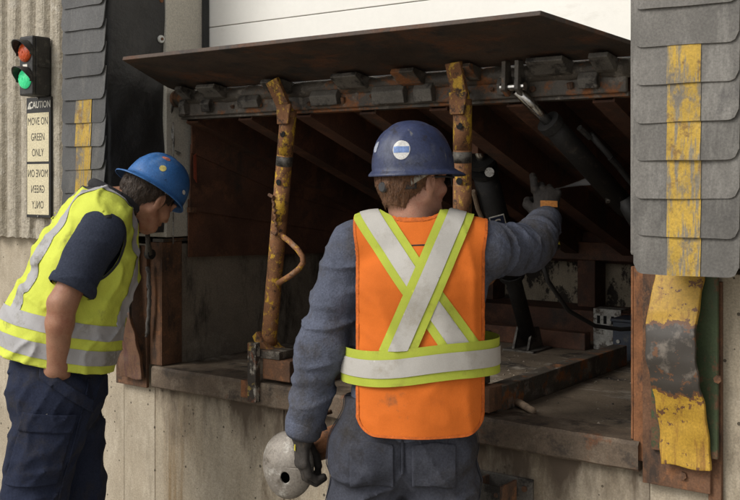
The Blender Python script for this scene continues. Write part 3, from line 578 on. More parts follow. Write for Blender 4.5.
# floor frame
MB().box(1.44, 1.50, .07, 1.12, .8505, .93).build('frame_beam', M['grime'], lv, bevel=0.003)
MB().box(.06, 1.215, 1.35, 1.41, .8505, .925).build('frame_beam', M['deck'], lv, bevel=0.003)
MB().box(.06, 1.95, 1.62, 1.86, .8505, .99).build('frame_beam', M['deck'], lv, bevel=0.003)
MB().box(.06, 1.95, 1.72, 1.86, 1.215, 1.30).build('rear_frame', M['deck'], lv, bevel=0.003)
for x in (.45, 1.0, 1.38, 1.80): MB().box(x, x + .09, 1.74, 1.865, .991, 1.214).build('rear_post', M['deck'], lv, bevel=0.003)
MB().box(.70, .75, .10, 1.349, .8505, .90).build('frame_beam', M['grime'], lv, bevel=0.003)
# lever and dark hardware by the left mouth of the pit
MB().tube([(0.012, -.06, 1.30), (0.02, -.07, 1.34), (.055, -.11, 1.44)], [.016, .010, .008], 10).build('release_lever', M['grime_grey'], lv, smooth=True)
MB().tube([(.0, -.055, 1.30), (.025, -.055, 1.30)], .02, 12).build('lever_hub', M['black_metal'], lv)
MB().tube([(.075, .01, 1.34), (.075, .01, 1.82)], .0025, 6).build('pull_wire', M['galv'], lv)

# ------------------------------------------------------------------ things on the pit floor
bx = thing('control_box', 'dark blue steel box on the pit floor behind the corner angle', 'box', (1.50, 1.25, PF))
MB().box(1.405, 1.52, 1.20, 1.33, PF + .001, 1.01).build('body', M['bluebox'], bx, bevel=0.004)
MB().box(1.398, 1.527, 1.192, 1.338, 1.0105, 1.022).build('lid', M['bluebox'], bx, bevel=0.002)
MB().tube([(1.43, 1.199, .93), (1.43, 1.194, .93)], .008, 8).build('bolt', M['galv'], bx)
pp = thing('perforated_plate', 'small galvanised plate with three slots beside the dark blue box', 'plate', (1.42, 1.42, PF))
MB().box(1.225, 1.352, 1.415, 1.421, PF + .001, 1.03).build('plate', M['galv'], pp, bevel=0.001)
MB().box(1.225, 1.352, 1.4215, 1.50, 1.02, 1.03).build('flange', M['galv'], pp)
for x in (1.25, 1.28, 1.315): MB().box(x - .007, x + .007, 1.4135, 1.4155, .965, 1.0).build('slot', M['void'], pp)  # no cut: black blocks stand in for the darkness of the slots
tool = thing('pry_tool', 'short flat steel pry tool lying on the dirty pit floor', 'tool', (1.5, .18, PF))
MB().bar((1.425, .255, .864), (1.47, .215, .863), .028, .010).build('head', M['rust'], tool, bevel=0.003)
MB().tube([(1.462, .222, .864), (1.52, .175, .866), (1.60, .112, .863)], [.009, .013, .011], 10).build('handle', M['pale_scrap'], tool, smooth=True)
tb = thing('trim_block', 'rusty angle scrap lying on top of the perforated plate', 'scrap', (1.42, 1.4, 1.03))
MB().prism([(1.40, 1.43, 1.0305), (1.40, 1.47, 1.0305), (1.40, 1.47, 1.045), (1.40, 1.45, 1.05), (1.40, 1.43, 1.04)], (.19, -.03, 0)).build('angle_piece', M['rust'], tb)
gm = MB()
for k in range(420):
    x = random.uniform(.1, 1.9); y = random.uniform(.02, 1.2); s = random.uniform(.002, .007)
    if 1.43 < x < 1.51 or .69 < x < .76: continue
    a = random.uniform(0, 6)
    v = [(x + s * math.cos(a + k_ * 2.1), y + s * math.sin(a + k_ * 2.1), PF + .0005) for k_ in range(3)] + [(x, y, PF + s * .9)]
    gm.add(v, [(0, 1, 3), (1, 2, 3), (2, 0, 3), (0, 2, 1)])
tag(gm.build('grit', M['stained']), 'loose grit and crumbs scattered over the pit floor', 'grit', kind='stuff')

# ------------------------------------------------------------------ bumpers
def bumper(x0, x1, ztop, zbot, prof, label, colours, plate, green):
    t = thing('dock_bumper', label, 'bumper', ((x0 + x1) / 2, -.05, zbot), group='spring steel dock bumpers')
    MB().box(plate[0], plate[1], -.034, -.0205, plate[2], plate[3]).build('mounting_plate', M['rust'], t, bevel=0.002)
    if green:
        MB().box(x0 - .018, x1 + .032, -.0475, -.0345, zbot + .03, ztop).build('green_backing', M['green'], t, bevel=0.002)
    n = 44; H = ztop - zbot
    def at(v):
        k = v * (len(prof) - 1); i = min(int(k), len(prof) - 2); f = k - i
        f2 = f * f * (3 - 2 * f) ; f = f * .5 + f2 * .5
        return prof[i][0] * (1 - f) + prof[i + 1][0] * f, prof[i][1] * (1 - f) + prof[i + 1][1] * f
    def fn(u, v):
        y, dx = at(v); dent = .0035 * math.sin(u * 4 + v * 9) * math.sin(v * 17 + 1)
        return (x0 + dx + (x1 - x0) * u + .0015 * math.sin(v * 40), y - 0.002 * math.cos(u * 3.1) + dent, ztop - H * v + (.003 * math.sin(u * 7) if v == 1 else 0))
    MB().sheet(fn, 16, 70).build('spring_plate', colours, t, smooth=True, solid=-0.014, bevel=0.002)
    for (bx_, bz) in ((x0 + .10, zbot + .012), ):
        pass
    return t
prof = [(-.060, 0), (-.082, -.002), (-.106, -.006), (-.120, -.007), (-.122, -.004), (-.110, .002), (-.090, .008), (-.074, .012), (-.067, .015), (-.068, .017)]
bR = bumper(2.060, 2.192, 1.345, 0.815, prof, 'curved yellow and black striped spring bumper on green backing right of the pit',
            M['bumper_paint'], (2.012, 2.20, .745, 1.335), True)
for z in (.785, 1.06): MB().tube([(2.128 if z < 1 else 2.226, -.034 if z < 1 else -.047, z), (2.128 if z < 1 else 2.226, -.044 if z < 1 else -.058, z)], .011, 6).build('bolt', M['rust'], bR)
prof = [(-.04, -.01), (-.07, -.012), (-.10, -.006), (-.105, 0.0), (-.085, .01), (-.065, .018), (-.06, .02)]
bL = bumper(-.175, -.055, 1.33, 0.80, prof, 'curved rusty brown spring bumper left of the pit beside the bending worker',
            M['bumper_rust'], (-.215, -.03, .765, 1.33), False)
rp = thing('rope', 'frayed grey rope hanging beside the rusty left bumper', 'rope', (-.02, -.05, .95))
pts = [(-.012 + .010 * math.sin(k * .12), -.045 - .002 * math.cos(k), 1.25 - .009 * k) for k in range(31)]
MB().tube(pts, [.007 + .0016 * (k % 2) for k in range(31)], 8).build('strand', M['rope'], rp, smooth=True)
pts2 = [(p[0] + .004 * math.sin(k * .8), p[1] - .005 * math.cos(k * .8), p[2] - .01) for k, p in enumerate(pts)]
MB().tube(pts2, .005, 7).build('strand', M['rope'], rp, smooth=True)
# steel socket bracket bolted under the sill
sb = thing('socket_bracket', 'open rusty steel socket bracket bolted to the concrete below the pit sill', 'bracket', (1.58, -.05, .5))
MB().box(1.46, 1.66, -.012, -.0005, .42, .685).build('back_plate', M['grime_grey'], sb, bevel=0.002)
MB().box(1.505, 1.513, -.105, -.0125, .44, .678).build('side_plate', M['rust'], sb, bevel=0.001)
MB().box(1.600, 1.608, -.105, -.0125, .44, .678).build('side_plate', M['rust'], sb, bevel=0.001)
MB().box(1.5135, 1.5995, -.105, -.097, .44, .676).build('front_plate', M['grime_grey'], sb, bevel=0.001)
for x, z in ((1.525, .655), (1.588, .65)): MB().tube([(x, -.105, z), (x, -.1085, z)], .007, 8).build('bolt', M['rust'], sb)
for x, z in ((1.475, .67), (1.635, .655)): MB().tube([(x, -.012, z), (x, -.018, z)], .009, 8).build('bolt', M['rust'], sb)
# ------------------------------------------------------------------ people: soft-blended distance fields turned into skin-tight meshes
f32 = np.float32
RNG = np.random.RandomState(5); LAT = RNG.rand(32, 32, 32).astype(f32)
def noise3(x, y, z):
    xi = np.floor(x).astype(np.int32); yi = np.floor(y).astype(np.int32); zi = np.floor(z).astype(np.int32)
    fx, fy, fz = x - xi, y - yi, z - zi
    fx = fx * fx * (3 - 2 * fx); fy = fy * fy * (3 - 2 * fy); fz = fz * fz * (3 - 2 * fz)
    def g(a, b, c): return LAT[(xi + a) & 31, (yi + b) & 31, (zi + c) & 31]
    x00 = g(0, 0, 0) * (1 - fx) + g(1, 0, 0) * fx; x10 = g(0, 1, 0) * (1 - fx) + g(1, 1, 0) * fx
    x01 = g(0, 0, 1) * (1 - fx) + g(1, 0, 1) * fx; x11 = g(0, 1, 1) * (1 - fx) + g(1, 1, 1) * fx
    return (x00 * (1 - fy) + x10 * fy) * (1 - fz) + (x01 * (1 - fy) + x11 * fy) * fz
def ridge(x, y, z): return 1 - np.abs(2 * noise3(x, y, z) - 1)
def V(*a): return np.array(a, f32)
class Grid:
    def __init__(s, lo, hi, h):
        s.lo = np.array(lo, f32); s.h = h; n = np.ceil((np.array(hi) - np.array(lo)) / h).astype(int) + 1
        ax = [lo[i] + h * np.arange(n[i], dtype=f32) for i in range(3)]
        s.X, s.Y, s.Z = [a.astype(f32) for a in np.meshgrid(*ax, indexing='ij')]
    def seg(s, a, b):
        a, b = np.array(a, f32), np.array(b, f32); d = b - a; L2 = float(d @ d)
        px, py, pz = s.X - a[0], s.Y - a[1], s.Z - a[2]
        h = np.clip((px * d[0] + py * d[1] + pz * d[2]) / L2, 0, 1)
        return px - h * d[0], py - h * d[1], pz - h * d[2], h
    def rc(s, a, b, ra, rb):
        x, y, z, h = s.seg(a, b); return np.sqrt(x * x + y * y + z * z) - (ra + (rb - ra) * h)
    def ec(s, a, b, ra, rb, vdir=(1, 0, 0)):
        """cone with elliptical section: ra/rb = (radius along vdir, radius across)"""
        a_, b_ = np.array(a, f32), np.array(b, f32); ax = (b_ - a_) / np.linalg.norm(b_ - a_)
        v = np.array(vdir, f32); v = v - ax * (v @ ax); v /= np.linalg.norm(v); w_ = np.cross(ax, v)
        x, y, z, h = s.seg(a, b); rv = ra[0] + (rb[0] - ra[0]) * h; rw = ra[1] + (rb[1] - ra[1]) * h; ru = np.minimum(rv, rw)
        cv = (x * v[0] + y * v[1] + z * v[2]) / rv; cw = (x * w_[0] + y * w_[1] + z * w_[2]) / rw; cu = (x * ax[0] + y * ax[1] + z * ax[2]) / ru
        k = np.sqrt(cv * cv + cw * cw + cu * cu) + 1e-4; ln = np.sqrt(x * x + y * y + z * z)
        return np.where(k < 0.25, -ru * (1 - k), ln * (1 - 1 / k))
    def el(s, c, r, m=None):
        px, py, pz = s.X - c[0], s.Y - c[1], s.Z - c[2]
        if m is not None: px, py, pz = [px * m[0][i] + py * m[1][i] + pz * m[2][i] for i in range(3)]
        k = np.sqrt((px / r[0]) ** 2 + (py / r[1]) ** 2 + (pz / r[2]) ** 2) + 1e-4; ln = np.sqrt(px * px + py * py + pz * pz)
        return np.where(k < 0.25, -min(r) * (1 - k), ln * (1 - 1 / k))
    def limb(s, pts, rs, amp=0.006, freq=26., seed=0.0, bunch=()):
        """sleeve or trouser leg through pts with creases that run round it; bunch = (point, reach, extra)"""
        d = None; s0 = 0.0
        for i in range(len(pts) - 1):
            a, b = np.array(pts[i], f32), np.array(pts[i + 1], f32); L = float(np.linalg.norm(b - a))
            x, y, z, h = s.seg(a, b); base = np.sqrt(x * x + y * y + z * z) - (rs[i] + (rs[i + 1] - rs[i]) * h)
            t = s0 + h * L
            f = 1.1 * ridge(t * freq + seed + (s.X + s.Y * .7) * 7, x * 6 + seed, (y + z * .6) * 6 + t * 5) ** 3 + .15 * noise3(x * 20 + seed, t * 9, y * 20)
            am = amp
            for (q, rch, ex) in bunch:
                dd = (s.X - q[0]) ** 2 + (s.Y - q[1]) ** 2 + (s.Z - q[2]) ** 2; am = am + ex * np.exp(-dd / (rch * rch))
            base = base - am * (f - 0.25); s0 += L
            d = base if d is None else smin(d, base, 0.03)
        return d
def smin(a, b, k):
    h = np.clip(0.5 + 0.5 * (b - a) / k, 0, 1); return b * (1 - h) + a * h - k * h * (1 - h)
def smax(a, b, k): return -smin(-a, -b, k)
def nets(g, d, iso=0.0):
    """surface nets: vertices and quads of the level set d = iso"""
    d = d - iso; ins = d < 0
    c = [ins[i:d.shape[0] - 1 + i, j:d.shape[1] - 1 + j, k:d.shape[2] - 1 + k] for i in (0, 1) for j in (0, 1) for k in (0, 1)]
    n = sum(q.astype(np.int8) for q in c); act = (n > 0) & (n < 8)
    I = np.argwhere(act); idx = -np.ones(act.shape, np.int64); idx[act] = np.arange(len(I))
    acc = np.zeros((len(I), 3), np.float64); cnt = np.zeros(len(I))
    for ax in range(3):
        o = [q for q in range(3) if q != ax]
        for p in (0, 1):
            for q in (0, 1):
                off = np.zeros(3, int); off[o[0]] = p; off[o[1]] = q; A = I + off; B = A.copy(); B[:, ax] += 1
                da = d[A[:, 0], A[:, 1], A[:, 2]]; db = d[B[:, 0], B[:, 1], B[:, 2]]; m = (da < 0) != (db < 0)
                t = np.where(m, da / np.where(m, da - db, 1), 0); P = A.astype(np.float64); P[:, ax] += t
                acc += P * m[:, None]; cnt += m
    v = acc / cnt[:, None] * g.h + g.lo
    Fs = []
    for ax in range(3):
        o = [(ax + 1) % 3, (ax + 2) % 3]; sl0 = [slice(None)] * 3; sl1 = [slice(None)] * 3
        sl0[ax] = slice(0, -1); sl1[ax] = slice(1, None); ch = ins[tuple(sl0)] != ins[tuple(sl1)]
        E = np.argwhere(ch); ok = np.ones(len(E), bool)
        for q in o: ok &= (E[:, q] > 0) & (E[:, q] < d.shape[q] - 1)
        E = E[ok]; s_in = ins[E[:, 0], E[:, 1], E[:, 2]]; qd = []
        for (p, q) in ((-1, -1), (0, -1), (0, 0), (-1, 0)):
            A = E.copy(); A[:, o[0]] += p; A[:, o[1]] += q; qd.append(idx[A[:, 0], A[:, 1], A[:, 2]])
        qd = np.stack(qd, 1); qd[~s_in] = qd[~s_in][:, ::-1]; Fs.append(qd)
    return v, np.concatenate(Fs)
def relax(v, f, it=2, lam=0.5):
    e = np.concatenate([f[:, [i, (i + 1) % f.shape[1]]] for i in range(f.shape[1])])
    for _ in range(it):
        s = np.zeros_like(v); c = np.zeros(len(v))
        np.add.at(s, e[:, 0], v[e[:, 1]]); np.add.at(c, e[:, 0], 1); np.add.at(s, e[:, 1], v[e[:, 0]]); np.add.at(c, e[:, 1], 1)
        v = v + lam * (s / np.maximum(c, 1)[:, None] - v)
    return v
def clip(v, f, gf):
    """keep the part of the mesh where gf(v) < 0, cutting faces along the line gf = 0"""
    v = np.array(v, dtype=np.float64); gv = gf(v); e_ = 1e-4      # first slide vertices that lie close to the line onto it (no slivers)
    gr_ = np.stack([(gf(v + np.eye(3)[i] * e_) - gv) / e_ for i in range(3)], 1); g2 = (gr_ ** 2).sum(1)
    nr = (np.abs(gv) < .0019 * np.sqrt(g2)) & (g2 > .04) & (g2 < 30)
    v[nr] -= gr_[nr] * (gv[nr] / g2[nr])[:, None]; gv = np.where(nr, -1e-9, gv)
    v = [tuple(p) for p in v]; out = []; cut = {}
    neg = gv < 0; nin = neg[f].sum(1)
    keep = f[nin == f.shape[1]]; out = [tuple(q) for q in keep]
    for q in f[(nin > 0) & (nin < f.shape[1])]:
        poly = []; k = len(q)
        for i in range(k):
            a, b = int(q[i]), int(q[(i + 1) % k])
            if neg[a]: poly.append(a)
            if neg[a] != neg[b] and not (gv[a] if neg[a] else gv[b]) == -1e-9:
                key = (min(a, b), max(a, b))
                if key not in cut:
                    t = gv[key[0]] / (gv[key[0]] - gv[key[1]]); pa, pb = v[key[0]], v[key[1]]
                    cut[key] = len(v); v.append(tuple(pa[j] + (pb[j] - pa[j]) * t for j in range(3)))
                poly.append(cut[key])
        if len(poly) >= 3: out.append(tuple(poly))
    used = sorted({i for q in out for i in q}); mp = {o: n for n, o in enumerate(used)}
    return [v[i] for i in used], [tuple(mp[i] for i in q) for q in out]
def soft(name, v, f, mt, parent, solid=0.0, label=None):
    me = bpy.data.meshes.new(name); me.from_pydata([tuple(map(float, p)) for p in v], [], [tuple(map(int, q)) for q in f]); me.update()
    return link(name, me, mt, parent, smooth=True, solid=solid, label=label, world=False)
def soft_split(name, v, f, mt, parent):
    """one part for each connected piece"""
    par = list(range(len(v)))
    def find(i):
        while par[i] != i: par[i] = par[par[i]]; i = par[i]
        return i
    for q in f:
        for k in q[1:]: par[find(int(k))] = find(int(q[0]))
    grp = {}
    for q in f: grp.setdefault(find(int(q[0])), []).append(q)
    for fs in grp.values():
        if len(fs) < 25: continue
        us = sorted({int(i) for q in fs for i in q}); ix = {o: n for n, o in enumerate(us)}
        soft(name, [v[i] for i in us], [tuple(ix[int(i)] for i in q) for q in fs], mt, parent)
def frame(o, z, y):
    """3x3 with columns x, y, z (z along z, y near y) and origin"""
    z = Vector(z).normalized(); y = Vector(y); y = (y - z * y.dot(z)).normalized(); x = y.cross(z)
    m = Matrix((x, y, z)).transposed().to_4x4(); m.translation = Vector(o); return m
def mp(m, p): return tuple(m @ Vector(p))

# --- hard hat: param surface in hat space (+Y peak, Z up, origin at rim centre)
def hat_pt(th, ph, off=0.0, a=0.111, b=0.136, H=0.138):
    c, s = math.cos(ph), math.sin(ph); e = 0.88
    cx = math.copysign(abs(c) ** e, c); sz = abs(s) ** 0.94
    x = a * cx * math.cos(th); y = b * cx * math.sin(th) - 0.006 * sz; z = H * sz
    k = 1.0
    ax = abs(x); r = 0.0035 * (1 / (1 + math.exp((ax - 0.020) / 0.0016))) * min(1, max(0, (s - .15) * 4))           # centre ridge
    r += 0.0022 * math.exp(-((ax - 0.050) / 0.006) ** 2) * min(1, max(0, (s - .25) * 4))
    n = Vector((x / a ** 2, y / b ** 2, z / H ** 2 + 1e-6)).normalized()
    p = Vector((x, y, z)) + n * (r + off); return p
def hard_hat(root, m4, mt, stickers):
    m = MB(); nt_ = 96; rows = []
    for j in range(22): rows.append([hat_pt(2 * math.pi * i / nt_, (math.pi / 2) * (1 - j / 22.0) ** 1.0) for i in range(nt_)])
    for j, (ex, dz, pk) in enumerate(((0.0, 0.0, .0), (0.004, -.004, .10), (0.007, -.007, .35), (0.010, -.010, .7), (.0115, -.0125, 1.0), (.011, -.0155, 1.0))):
        rg = []
        for i in range(nt_):
            th = 2 * math.pi * i / nt_; p = hat_pt(th, 0.0); d = Vector((p.x, p.y, 0)).normalized(); fr = max(0, math.sin(th)) ** 1.6
            q = p + d * (ex + 0.034 * pk * fr); q.z += dz - 0.010 * pk * fr; rg.append(q)
        rows.append(rg)
    top = 0
    v = [p for rg in rows for p in rg]; fs = []
    for j in range(len(rows) - 1):
        for i in range(nt_):
            i2 = (i + 1) % nt_; fs.append((j * nt_ + i, (j + 1) * nt_ + i, (j + 1) * nt_ + i2, j * nt_ + i2))
    mb = MB().add([m4 @ p for p in v], fs); me = mb.mesh('hard_hat')
    bm = bmesh.new(); bm.from_mesh(me); bmesh.ops.remove_doubles(bm, verts=bm.verts, dist=1e-5); bmesh.ops.recalc_face_normals(bm, faces=bm.faces); bm.to_mesh(me); bm.free()
    hat = link('hard_hat', me, mt, root, smooth=True, solid=0.0022, world=False)
    for (nm, th, ph, rw, rh, mat_, off, lb) in stickers:
        def fn(u, v_):
            rr = v_; aa = 2 * math.pi * u; dx, dy = rw * rr * math.cos(aa), rh * rr * math.sin(aa)
            p2 = ph + dy / 0.125; t2 = th - dx / (0.125 * max(.2, math.cos(p2))); return m4 @ hat_pt(t2, p2, 0.0033 + off)
        if nm == 'band':
            def fn(u, v_):
                dx, dy = rw * (2 * u - 1), rh * (2 * v_ - 1); p2 = ph + dy / 0.125
                return m4 @ hat_pt(th - dx / (0.125 * math.cos(p2)), p2, 0.0033 + off)
            nm = 'sticker_print'
        mb = MB().sheet(fn, 28, 5); link(nm, mb.mesh(nm), mat_, hat, smooth=True, label=lb, world=False)
    return hat
def hat_straps(hat, m4, back, rr=1.0):
    """suspension: nape strap with ratchet knob, light webbing up into the shell"""
    def arc(a0, a1, z0, z1, rx, ry, n=16, wd=.009):
        def fn(u, v_):
            t = a0 + (a1 - a0) * u; zz = z0 + (z1 - z0) * u
            return m4 @ Vector((rx * math.cos(t), ry * math.sin(t) - .004, zz + (v_ - .5) * 2 * wd))
        return MB().sheet(fn, n, 2)
    link('nape_strap', arc(back - 1.0, back + 1.0, -.045, -.045, .089 * rr, .112 * rr).mesh('nape_strap'), M['strap_dark'], hat, smooth=True, solid=.003, world=False)
    for sgn in (-1, 1):
        link('side_webbing', arc(back + sgn * .80, back + sgn * 1.62, -.036, .010, .0915 * rr, .113 * rr, wd=.010).mesh('side_webbing'), M['strap_grey'], hat, smooth=True, solid=.003, world=False)
    c = Vector((.092 * rr * math.cos(back), .115 * rr * math.sin(back) - .004, -.045)); d = Vector((math.cos(back), math.sin(back), 0))
    mb = MB().tube([m4 @ c, m4 @ (c + d * .012), m4 @ (c + d * .017)], [.017, .0165, .013], 12)
    link('ratchet_knob', mb.mesh('ratchet_knob'), M['strap_dark'], hat, world=False)

# --- head in head space (+Y face, Z up, origin between the ears at eye height)
def head_mesh(m4, neck_to, skin_r=1.0, neck_r=.060):
    g = Grid((-.115, -.15, -.20), (.115, .15, .14), .0034)
    d = g.el((0, -.018, .030), (.076, .098, .088))
    d = smin(d, g.el((0, .028, -.035), (.060, .066, .085)), .03)
    d = smin(d, g.ec((0, .035, -.085), (0, .062, -.098), (.040, .026), (.020, .018)), .03)       # chin
    for s in (-1, 1):
        d = smin(d, g.rc((s * .060, -.012, -.050), (s * .036, .055, -.092), .020, .016), .02)      # jaw line
        d = smin(d, g.el((s * .040, .062, -.030), (.024, .020, .018)), .02)                         # cheek bone
        d = smax(d, -g.el((s * .033, .094, .002), (.017, .018, .011)), .012)                        # eye socket
        d = smin(d, g.el((s * .033, .076, .001), (.0135, .0125, .0125)), .003)                      # eye ball and lid
        d = smin(d, g.rc((s * .012, .090, .018), (s * .048, .078, .019), .009, .008), .010)         # brow
        ear = g.el((s * .078, -.012, -.012), (.008, .019, .033)); ear = smax(ear, -g.el((s * .087, -.008, -.008), (.007, .010, .018)), .005)
        d = smin(d, ear, .006)
    d = smin(d, g.rc((0, .090, .010), (0, .112, -.030), .008, .013), .008)                          # nose
    for s in (-1, 1): d = smin(d, g.el((s * .012, .100, -.034), (.008, .010, .008)), .006)
    d = smin(d, g.ec((-.022, .086, -.062), (.022, .086, -.062), (.006, .008), (.006, .008), (0, 0, 1)), .006)
    d = smax(d, -g.ec((-.024, .098, -.062), (.024, .098, -.062), (.0025, .006), (.0025, .006), (0, 0, 1)), .004)
    nk = tuple(m4.inverted() @ Vector(neck_to))
    d = smin(d, g.rc((0, -.030, -.04), nk, neck_r - .002, neck_r + .006), .025)
    v, f = nets(g, d); v = relax(v, f, 2, .4)
    return v, f, g, d
def hair_mesh(m4, zlow, mt, root, keep):
    g = Grid((-.11, -.14, -.12), (.11, .13, .13), .0036)
    d = smin(g.el((0, -.022, .028), (.081, .104, .092)), g.rc((0, -.062, -.02), (0, -.058, -.075), .050, .040), .03)
    d = d - .006 * (ridge(g.X * 120, g.Y * 120, g.Z * 40) ** 2) 
    v, f = nets(g, d); v = relax(v, f, 1, .4)
    v, f = clip(v, f, keep)
    P = np.array(v); m = np.array(m4)
    o = soft('hair', P @ m[:3, :3].T + m[:3, 3], f, mt, root, solid=-.004)
    # short strands over it
    mb = MB(); idx = np.random.RandomState(3).choice(len(P), 2600)
    for i in idx:
        p = Vector(P[i]); n = Vector((p.x, p.y + .02, p.z * .4 - .02)).normalized(); dn_ = Vector((random.uniform(-.3, .3), -.1, -1)).normalized()
        t = (dn_ - n * dn_.dot(n)).normalized(); L = random.uniform(.008, .016); sd = n.cross(t) * .0006
        a = p - n * .001; b = p + t * L * .6 + n * .0025; c = p + t * L + n * random.uniform(.001, .004)
        mb.add([m4 @ (a - sd), m4 @ (a + sd), m4 @ (b + sd * .7), m4 @ (b - sd * .7), m4 @ c], [(0, 1, 2, 3), (3, 2, 4)])
    s = link('hair_strands', mb.mesh('hair_strands'), mt, o, world=False); s['kind'] = 'stuff'
    return o
def hand_mesh(m4, fingers, thumb, r=.0125, palm_w=.045, glove=True, cuff=.04):
    pts = [Vector(p) for ch in fingers + [thumb] for p in ch] + [Vector((0, 0, -.06)), Vector((0, 0, .1))]
    W = [m4 @ p for p in pts]; lo = [min(p[i] for p in W) - .05 for i in range(3)]; hi = [max(p[i] for p in W) + .05 for i in range(3)]
    g = Grid(lo, hi, .0030); x = tuple((m4.to_3x3() @ Vector((1, 0, 0))))
    d = g.ec(mp(m4, (0, 0, .012)), mp(m4, (0, 0, .080)), (palm_w * .80, .019), (palm_w, .017), x)
    d = smin(d, g.ec(mp(m4, (0, 0, -.05)), mp(m4, (0, 0, .012)), (.036, .030), (.034, .024), x), .02)
    if cuff: d = smin(d, g.ec(mp(m4, (0, 0, -.012)), mp(m4, (0, 0, .000)), (.040, .031), (.040, .031), x), .006)
    for i, ch in enumerate(fingers):
        rr = r * (1.0, 1.03, .98, .88)[i]; fd = None
        for k in range(len(ch) - 1):
            q = g.rc(mp(m4, ch[k]), mp(m4, ch[k + 1]), rr * (1 - .10 * k), rr * (1 - .10 * (k + 1))); fd = q if fd is None else smin(fd, q, .003)
        d = smin(d, fd, .003)
        d = smin(d, g.el(mp(m4, (ch[0][0], ch[0][1] - .007, ch[0][2])), (rr * .95,) * 3), .006)       # knuckle
    td = None
    for k in range(len(thumb) - 1):
        q = g.rc(mp(m4, thumb[k]), mp(m4, thumb[k + 1]), r * (1.45, 1.15, 1.0)[k], r * (1.15, 1.0, .85)[k]); td = q if td is None else smin(td, q, .005)
    d = smin(d, td, .010)
    d = d - .0014 * ridge(g.X * 70, g.Y * 70, g.Z * 70)
    v, f = nets(g, d); return relax(v, f, 1, .4), f
def boots(root, feet, mt):
    for (hx, hy, a) in feet:
        g = Grid((hx - .14, hy - .16, -.01), (hx + .14, hy + .27, .22), .009); dx, dy = math.sin(a), math.cos(a)
        d = g.ec((hx, hy - .01, .20), (hx, hy - .01, .05), (.056, .062), (.05, .06))
        d = smin(d, g.ec((hx - dx * .03, hy - dy * .03, .045), (hx + dx * .16, hy + dy * .16, .035), (.048, .05), (.045, .034), (1, 0, 0)), .03)
        d = smax(d, .004 - g.Z, .006); v, f = nets(g, d); soft('boot', v, f, mt, root)
def body_core(g, pel, chest, neck, sh, el, hip, knee, ankle):
    d = g.ec(pel, chest, (.13, .09), (.14, .09)); d = smin(d, g.ec(chest, neck, (.13, .08), (.05, .05)), .04)
    for i in (0, 1):
        d = smin(d, g.rc(sh[i], el[i][0], .045, .036), .03); d = smin(d, g.rc(el[i][0], el[i][1], .036, .026), .02)
        d = smin(d, g.rc(hip[i], knee[i], .07, .048), .03); d = smin(d, g.rc(knee[i], ankle[i], .048, .036), .02)
    return d
def merge(vf):
    v = []; f = []
    for a, b in vf:
        n = len(v); v += [tuple(map(float, p)) for p in a]; f += [tuple(int(i) + n for i in q) for q in b]
    return v, f

# ================================================================== worker in the orange vest
A = thing('person', 'worker in orange vest and navy hard hat seen from behind, reaching into the pit', 'person', (1.462, -0.357, 0), group='dock workers', rz=R(32))
Ash = [(-.175, 0, 1.392), (.195, .02, 1.388)]
AeL, AwL = (-.262, -.02, 1.118), (-.320, 0.0, .858)
AeR, AwR = (.345, .215, 1.378), (.418, .425, 1.462)
pel, waist, chest = (-.022, 0, .95), (.004, 0, 1.08), (.022, .005, 1.28)
hd = frame((.0, .012, 1.592), (0.0, 0.02, 1), (math.sin(R(44)), math.cos(R(44)), -.10))
# body under the clothes, head and neck
g = Grid((-.42, -.16, .02), (.52, .50, 1.52), .011)
core = body_core(g, pel, chest, (.005, 0, 1.47), Ash, [(AeL, AwL), (AeR, AwR)], [(-.12, 0, .84), (.07, 0, .84)], [(-.15, .02, .48), (.085, .03, .48)], [(-.16, -.02, .08), (.10, -.01, .08)])
cv, cf = nets(g, core); hv, hf, hg, hdist = head_mesh(hd, (.004, -.005, 1.42))
m_ = np.array(hd); hv = hv @ m_[:3, :3].T + m_[:3, 3]
soft('body', *merge([(cv, cf), (hv, hf)]), M['skin'], A)
hair_mesh(hd, -.08, M['hair_a'], A, lambda v: np.maximum.reduce([v[:, 2] - .024, -.088 - v[:, 2] - .25 * np.minimum(0, v[:, 1] + .05), np.where(v[:, 1] > -.035, 1, -1) * .02 * (v[:, 1] > -.035) + np.minimum(v[:, 1] - .006, .02) * 1.0 - np.where(v[:, 2] > .0, .04, 0) * 1.0]))
# trousers
g = Grid((-.31, -.20, .04), (.25, .20, 1.00), .0068)
d = g.ec((-.02, 0, .98), (-.028, 0, .84), (.168, .118), (.180, .128))
for s in (-1, 1):
    d = smin(d, g.el((-.028 + s * .085, -.040, .865), (.096, .078, .105)), .03)
    d = smin(d, g.limb([(-.028 + s * .098, -.005, .83), (-.032 + s * .118, .02, .48), (-.032 + s * .128, -.015, .07)], [.108, .088, .080], .010, 17, s * 3 + 9, [((-.03 + s * .1, -.06, .74), .10, .012)]), .028)
d = smax(d, -g.rc((-.025, -.135, .92), (-.022, -.115, .72), .004, .012), .022)
d = d - .009 * ridge(g.X * 7 + g.Z * 4, g.Y * 7, g.Z * 12 + np.abs(g.X + .03) * 20) ** 4
d = np.where(g.Z > .965, np.maximum(d, g.Z - .975), d)
v, f = nets(g, d); v = relax(v, f, 1, .4)
tr = soft('trousers', v, f, M['trouser_a'], A)
def patch_a(nm, off, gf):
    a, b = nets(g, d, off); a = relax(a, b, 2, .4); a, b = clip(a, b, gf); return soft(nm, a, b, M['trouser_a'], tr, solid=.002)
for s in (-1, 1):
    patch_a('back_pocket', .0035, lambda v: np.maximum.reduce([np.abs(v[:, 0] + .027 - s * .085) - .060, np.abs(v[:, 2] - .812 + .15 * np.abs(np.abs(v[:, 0] + .027 - s * .085)) - .0) - .062, v[:, 1] + .01]))
    patch_a('side_seam', .002, lambda v: np.maximum.reduce([np.abs(v[:, 1] + .015) - .004, (.10 - s * (v[:, 0] + .03)), .1 - v[:, 2]]))
